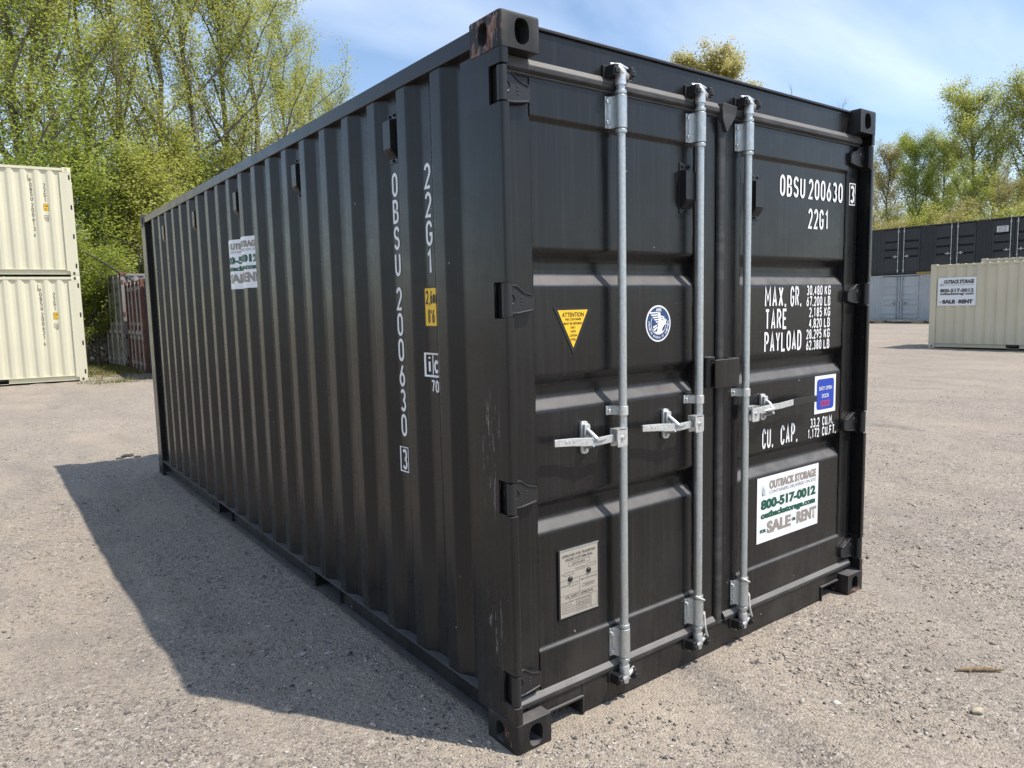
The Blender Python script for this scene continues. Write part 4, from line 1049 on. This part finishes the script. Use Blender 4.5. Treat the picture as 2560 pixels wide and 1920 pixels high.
for s_, c, d, bo in (('OUTBACK STORAGE', .74, .92, .05), ('800-517-0012', .46, .64, .05), ('outbackstorage.com', .27, .42, .03), ('SALE OR RENT', .06, .22, .05)):
    fit_font('lettering', s_, .05, .51, c*.33, d*.33, lambda u, v, l: (.004, 14.82-12.43-u, 2.11+v), M['plate_text'], sg, bo)
for i, (y_, w_, lab) in enumerate(((21.15, .42, 'squared timber block under the grey container, beneath its door edge'), (18.78, .50, 'low timber block under the grey container, beside the sand container'))):
    mb = MB(); z_ = float(ground_z(45.4, y_)); mb.box(45.10, 45.75, y_-w_/2, y_+w_/2, z_-.02, .150 if i == 0 else .150); mb.box(45.18, 45.7, y_+w_/2, y_+w_/2+.16, z_-.02, .15)
    o = mb.build('timber_block', M['timber'], None, bevel=.01); tag(o, lab, 'timber block', 'blocks under the grey container')
mb = MB(); mb.box(45.30, 45.388, 18.2, 19.05, 2.99, 3.10); o = mb.build('yellow_beam', M['yellow_beam'], None, bevel=.01); tag(o, 'yellow beam lying along the top edge of the light grey container', 'beam')
# old containers by the wood: ends face left
A2 = R(-90)
r1, _ = bg_container('rust red container with pale lock rods, standing beside the weathered grey one', (2.42, 22.50, .0), A2, 6.058, 2.591, M['rustred'], GST, cast_mat=M['rustred']); end_doors(r1, 2.591, M['rustred'], M['oldrod'], M['rustred'])
r2, _ = bg_container('tall weathered grey container with rusty corner, standing nearest the trees', (2.17, 25.45, .0), R(-84.1), 6.058, 2.896, M['oldwhite'], GST, cast_mat=M['rustred']); end_doors(r2, 2.896, M['oldwhite'], M['oldrod'], M['rustred'])
r3, _ = bg_container('dark slate container with blue hinges, beside the rust red one', (2.50, 19.96, .0), A2, 6.058, 2.591, M['teal'], GST); end_doors(r3, 2.591, M['teal'], M['teal'], M['bluepart'])

# ------------------------------------------------------------------ trees
def leaf_mat(name, c1, c2, c3, tr=.45):
    m = bpy.data.materials.new(name); m.use_nodes = True; n = m.node_tree; n.nodes.clear()
    g = n.nodes.new('ShaderNodeNewGeometry'); r = n.nodes.new('ShaderNodeValToRGB'); cr = r.color_ramp; cr.elements.new(.5)
    for e, c, p_ in zip(cr.elements, (c1, c2, c3), (0, .5, 1)): e.position = p_; e.color = (*c, 1)
    d = n.nodes.new('ShaderNodeBsdfDiffuse'); tl = n.nodes.new('ShaderNodeBsdfTranslucent'); mx = n.nodes.new('ShaderNodeMixShader'); mx.inputs[0].default_value = tr
    o = n.nodes.new('ShaderNodeOutputMaterial')
    n.links.new(g.outputs['Random Per Island'], r.inputs[0]); n.links.new(r.outputs[0], d.inputs[0]); n.links.new(r.outputs[0], tl.inputs[0])
    n.links.new(d.outputs[0], mx.inputs[1]); n.links.new(tl.outputs[0], mx.inputs[2]); n.links.new(mx.outputs[0], o.inputs[0]); return m
LM = [leaf_mat('spring_leaf', (.31, .35, .06), (.45, .475, .11), (.57, .565, .21), .55),
      leaf_mat('fresh_leaf', (.23, .31, .045), (.345, .415, .075), (.48, .515, .14), .55),
      leaf_mat('budding_leaf', (.46, .35, .16), (.46, .41, .17), (.36, .39, .11), .45),
      leaf_mat('pale_leaf', (.42, .40, .15), (.52, .48, .20), (.60, .55, .27), .58),
      leaf_mat('dark_leaf', (.12, .19, .028), (.18, .255, .04), (.26, .32, .07), .5)]
m = pm('bark', (.12, .10, .08), .95, spec=.2); t = NT(m); t.color(t.mix(t.ramp(t.noise(6, 6, .7, (3, 3, .5)), .35, .65), (.10, .09, .075), (.24, .22, .185))); t.bump(t.noise(14, 5, .7, (3, 3, .5)), .6, .03); M['bark'] = m
def skeleton(rs, H, spread, limb0, nl, ns, nt_, upr):
    segs = []; twigs = []
    n = 9; P = [Vector((0, 0, -.3))]
    for i in range(1, n): P.append(Vector((rs.uniform(-.02, .02)*H*i/n, rs.uniform(-.02, .02)*H*i/n, H*.93*i/(n-1))))
    r0 = .014*H; segs.append((P, [r0*(1-.9*(i/(n-1))**.8)+.01 for i in range(n)], 7))
    def at(P, t_):
        f_ = t_*(len(P)-1); i = min(int(f_), len(P)-2); return P[i].lerp(P[i+1], f_-i)
    for k in range(nl):
        t_ = limb0+(1-limb0)*(k+.5*rs.random())/nl; b = at(P, min(t_, .98)); az = k*2.4+rs.uniform(-.5, .5)
        el = R(rs.uniform(18, 45)+upr*t_*28); ln = spread*(1.05-.62*t_)*rs.uniform(.75, 1.15)
        d = Vector((math.cos(az)*math.cos(el), math.sin(az)*math.cos(el), math.sin(el))); Q = [b]; m_ = 5
        for i in range(m_):
            d = (d+Vector((rs.uniform(-.2, .2), rs.uniform(-.2, .2), rs.uniform(-.05, .25)))).normalized(); Q.append(Q[-1]+d*ln/m_)
        rl = max(r0*.42*(1-.7*t_), .02); segs.append((Q, [rl*(1-.85*i/m_)+.006 for i in range(m_+1)], 5))
        for j in range(ns):
            u = .22+.78*(j+rs.random())/ns; b2 = at(Q, min(u, .99)); d2 = (d+Vector((rs.uniform(-1, 1), rs.uniform(-1, 1), rs.uniform(-.4, .8)))).normalized(); l2 = ln*rs.uniform(.22, .42); T = [b2]
            for i in range(3): d2 = (d2+Vector((rs.uniform(-.2, .2), rs.uniform(-.2, .2), rs.uniform(-.05, .22)))).normalized(); T.append(T[-1]+d2*l2/3)
            segs.append((T, [.016, .012, .009, .005], 4))
            for q in range(nt_):
                b3 = at(T, rs.uniform(.15, 1)); d3 = (d2+Vector((rs.uniform(-1, 1), rs.uniform(-1, 1), rs.uniform(-.6, .9)))).normalized(); e3 = b3+d3*rs.uniform(.35, .95)
                segs.append(([b3, e3], [.006, .003], 3)); twigs.append((b3, e3))
    for q in range(int(nl*2.2)):
        b3 = at(P, rs.uniform(.80, 1)); e3 = b3+Vector((rs.uniform(-1, 1), rs.uniform(-1, 1), rs.uniform(.3, 1.3)))*.8; segs.append(([b3, e3], [.008, .003], 3)); twigs.append((b3, e3))
    return segs, twigs
def tree_meshes(seed, H, spread, limb0, nl, ns, nt_, upr, nleaf, lsize, fuzz):
    rs = random.Random(seed); segs, twigs = skeleton(rs, H, spread, limb0, nl, ns, nt_, upr)
    mb = MB()
    for P, r_, n in segs: mb.tube(P, r_, n, caps=False)
    wood = np_from_mb(mb, 'trunk', M['bark'])
    rn = np.random.default_rng(seed); A = np.array([a[:] for a, b in twigs]); B = np.array([b[:] for a, b in twigs])
    ix = rn.integers(0, len(A), nleaf); w = rn.random(nleaf)[:, None]
    c = A[ix]*(1-w)+B[ix]*w+rn.normal(0, fuzz, (nleaf, 3))
    d1 = rn.normal(0, 1, (nleaf, 3)); d1[:, 2] -= .3; d1 /= np.linalg.norm(d1, axis=1)[:, None]; nn = rn.normal(0, 1, (nleaf, 3)); nn[:, 2] = np.abs(nn[:, 2])+.75; d2 = np.cross(nn, d1); d2 /= np.linalg.norm(d2, axis=1)[:, None]; d1 = np.cross(d2, nn); d1 /= np.linalg.norm(d1, axis=1)[:, None]
    l = (lsize*(.6+.8*rn.random(nleaf)))[:, None]
    V = np.stack([c-d1*l*.5, c+d2*l*.28, c+d1*l*.5, c-d2*l*.28], 1).reshape(-1, 3)
    return wood, np_mesh('crown', V, np.arange(nleaf*4).reshape(-1, 4), LM[0])
def np_from_mb(mb, name, mat):
    me = bpy.data.meshes.new(name); me.from_pydata(mb.v, [], mb.f); me.materials.append(mat)
    me.polygons.foreach_set('use_smooth', [True]*len(me.polygons)); return me
TM = [tree_meshes(1, 17, 6.0, .22, 16, 7, 6, 1.0, 21500, .10, .21), tree_meshes(2, 17, 5.2, .26, 15, 7, 6, 1.15, 19500, .10, .21), tree_meshes(3, 17, 6.6, .18, 17, 7, 6, .85, 22500, .10, .21),
      tree_meshes(5, 17, 5.6, .25, 18, 8, 7, .8, 30000, .14, .26), tree_meshes(6, 6, 3.4, .04, 17, 7, 5, .7, 20000, .095, .16), tree_meshes(12, 17, 5.6, .62, 20, 9, 7, .5, 80000, .15, .20)]
BR = tree_meshes(9, 15, 4.4, .3, 12, 6, 4, 1.1, 500, .08, .1)
def tree(label, x, y, H, kind, lm, group, rz, sx=1., name='tree', cat='tree'):
    wood, crown = TM[kind] if kind is not None else BR
    base = {0: 17, 1: 17, 2: 17, 3: 17, 4: 6, 5: 17, None: 15}[kind]; k = H/base
    r = empty(name, (x, y, float(ground_z(x, y))), rz); r.scale = (k*sx, k*sx, k); tag(r, label, cat, group)
    for nm, me in (('trunk', wood), ('crown', crown)):
        o = bpy.data.objects.new(nm, me); C.objects.link(o); o.parent = r
        if nm == 'crown': o.material_slots[0].link = 'OBJECT'; o.material_slots[0].material = LM[lm]
    return r
def pos(px, D):
    d = fw+sr*((px-1280)/FPX)+ur*(260/FPX); n = math.hypot(d.x, d.y); return CAM.x+D*d.x/n, CAM.y+D*d.y/n
GL1 = 'leafing trees of the wood behind the cream stack'; LB1 = ['tall spring tree with yellow-green leaves in the wood behind the cream stack', 'tall tree with fresh green leaves in the wood behind the cream stack', 'tall tree with brownish new buds in the wood behind the cream stack']
rt_ = random.Random(5)
for px, D, Hh, kd, lm in ((-150, 33, 18, 0, 0), (-30, 31, 17, 2, 1), (75, 33, 19, 1, 0), (165, 32, 18, 0, 0), (245, 40, 19.5, 1, 1), (330, 33, 17, 1, 0), (430, 36, 18.5, 0, 0), (505, 34, 17, 2, 0), (585, 37, 18.5, 1, 0), (660, 36, 16.5, 2, 0), (735, 40, 15.5, 1, 0), (800, 39, 13.2, 0, 0), (845, 43, 13.8, 1, 0), (120, 44, 20, 2, 1)):
    x_, y_ = pos(px, D); tree(LB1[lm], x_, y_, Hh, kd, lm, GL1, rt_.uniform(0, 6.3), rt_.uniform(.85, 1.1))
GB = 'bushes along the edge of the wood'
for px, D, Hh, lm in ((-40, 27.5, 5.5, 1), (70, 28, 6, 1), (232, 27.4, 3.6, 1), (262, 30, 6.5, 1), (300, 32, 4.6, 2), (345, 30, 6.2, 0), (420, 32, 7, 0), (520, 34, 7, 1), (620, 36, 7.5, 0), (400, 39, 7, 1), (228, 28.2, 2.4, 4), (205, 27.4, 2.6, 1)):
    x_, y_ = pos(px, D); tree(['bush with yellow-green spring leaves at the edge of the wood', 'leafy fresh green bush at the edge of the wood', 'brownish budding bush at the edge of the wood', '', 'dense dark green bush at the edge of the wood'][lm], x_, y_, Hh, 4, lm, GB, rt_.uniform(0, 6.3), rt_.uniform(.9, 1.2), 'bush', 'bush')
x_, y_ = pos(1782, 56); tree('pale yellow-green round-topped tree rising behind the black container\'s roof', x_, y_, 18.0, 5, 3, None, 1.0, 1.1)
x_, y_ = pos(1970, 52); tree('bare dead tree whose twig sticks up behind the black container\'s roof', x_, y_, 14.7, None, 2, None, 2.0, .45, 'dead_tree')
x_, y_ = pos(2085, 66); tree('thin budding tree just topping the black container\'s roof near its far corner', x_, y_, 16.5, None, 2, None, 4.0, .8)
GR = 'trees of the wood behind the charcoal and grey containers'
LR = ['broad yellow-green spring tree behind the charcoal container', 'fresh green tree behind the charcoal container', 'orange-brown budding tree behind the charcoal container']
for px, D, Hh, kd, lm in ((2140, 68, 13.4, 1, 2), (2215, 76, 14.5, 3, 2), (2280, 70, 13.6, 3, 1), (2345, 76, 14.9, 3, 0), (2415, 70, 17.1, 3, 0), (2385, 63, 10.0, 0, 1), (2475, 80, 15.8, 1, 1), (2545, 69, 16.8, 3, 0), (2625, 72, 17.7, 3, 0), (2690, 66, 15.8, 1, 1), (2500, 63, 9.5, 2, 2), (2590, 85, 17.2, 1, 0), (2310, 88, 14.8, 2, 1)):
    x_, y_ = pos(px, D); tree(LR[lm], x_, y_, Hh, kd, lm, GR, rt_.uniform(0, 6.3), rt_.uniform(.95, 1.15))
GU = 'bushes behind the charcoal and grey containers'
for px, D, lm in ((2190, 58, 2), (2290, 60, 0), (2370, 58, 2), (2540, 57, 0)):
    x_, y_ = pos(px, D); tree(['yellow-green bush showing over the charcoal container', 'green bush showing over the charcoal container', 'orange-brown bush showing over the charcoal container'][lm], x_, y_, 6.3, 4, lm, GU, rt_.uniform(0, 6.3), 1.3, 'bush', 'bush')
# fallen limbs leaning in the undergrowth
for (a, b, c, d, D, lab) in ((226, 636, 303, 684, 25.8, 'dark fallen limb leaning towards the weathered grey container\'s corner'), (262, 583, 358, 622, 28.5, 'thin dark limb slanting through the undergrowth above the weathered grey container')):
    q0 = pos(a, D); q1 = pos(c, D-.4)
    def zat(px, py, D):
        dd = fw+sr*((px-1280)/FPX)+ur*((960-py)/FPX); return CAM.z+dd.z*D/math.hypot(dd.x, dd.y)
    P0 = Vector((*q0, zat(a, b, D))); P1 = Vector((*q1, zat(c, d, D-.4))); dr = (P1-P0)
    k0 = P0-dr*.35; k1 = P1+dr*.9; mb = MB(); mb.tube([k0, P0, P0.lerp(P1, .5)+Vector((0, 0, .03)), P1, k1], [.012, .022, .025, .028, .03], 8); o = mb.build('fallen_limb', M['clod'], None, smooth=60); tag(o, lab, 'branch', 'fallen limbs in the undergrowth')

# grass tufts along the edge of the yard: uncountable
def grass(n, place, hlo, hhi, mat, seed):
    rn = np.random.default_rng(seed); X, Y = place(n, rn); n = len(X); Z = ground_z(X, Y); hh = hlo+(hhi-hlo)*rn.random(n); a = rn.random(n)*6.283; ln = rn.normal(0, .35, (n, 2))*hh[:, None]
    w = .006+.006*rn.random(n); ca, sa = np.cos(a)*w, np.sin(a)*w
    V = np.stack([np.stack([X-ca, Y-sa, Z-.01], -1), np.stack([X+ca, Y+sa, Z-.01], -1), np.stack([X+ln[:, 0], Y+ln[:, 1], Z+hh], -1)], 1).reshape(-1, 3)
    o = link('grass', np_mesh('grass', V, np.arange(n*3).reshape(-1, 3), mat), smooth=0); o['kind'] = 'stuff'; return o
def patch(n, rn):
    X = rn.uniform(.3, 5.5, n); Y = rn.uniform(17.6, 27, n)
    dn = vnoise(X, Y, 1.1, 31)+.6*vnoise(X, Y, .3, 32)+.30*sstep(19, 21, Y)-.25*sstep(18.6, 17.6, Y)-.06
    k = (dn+rn.uniform(-.12, .12, n)) > 0.02; k &= ~((X > 2.40) & (Y > 17.4) & (Y < 25.5)); k &= ~((X < .86) & (Y > 18.6) & (Y < 21.4)); return X[k], Y[k]
M['dull_grass'] = leaf_mat('dull_grass', (.10, .12, .03), (.17, .18, .05), (.30, .26, .12), .3)
grass(26000, patch, .02, .11, M['dull_grass'], 41)
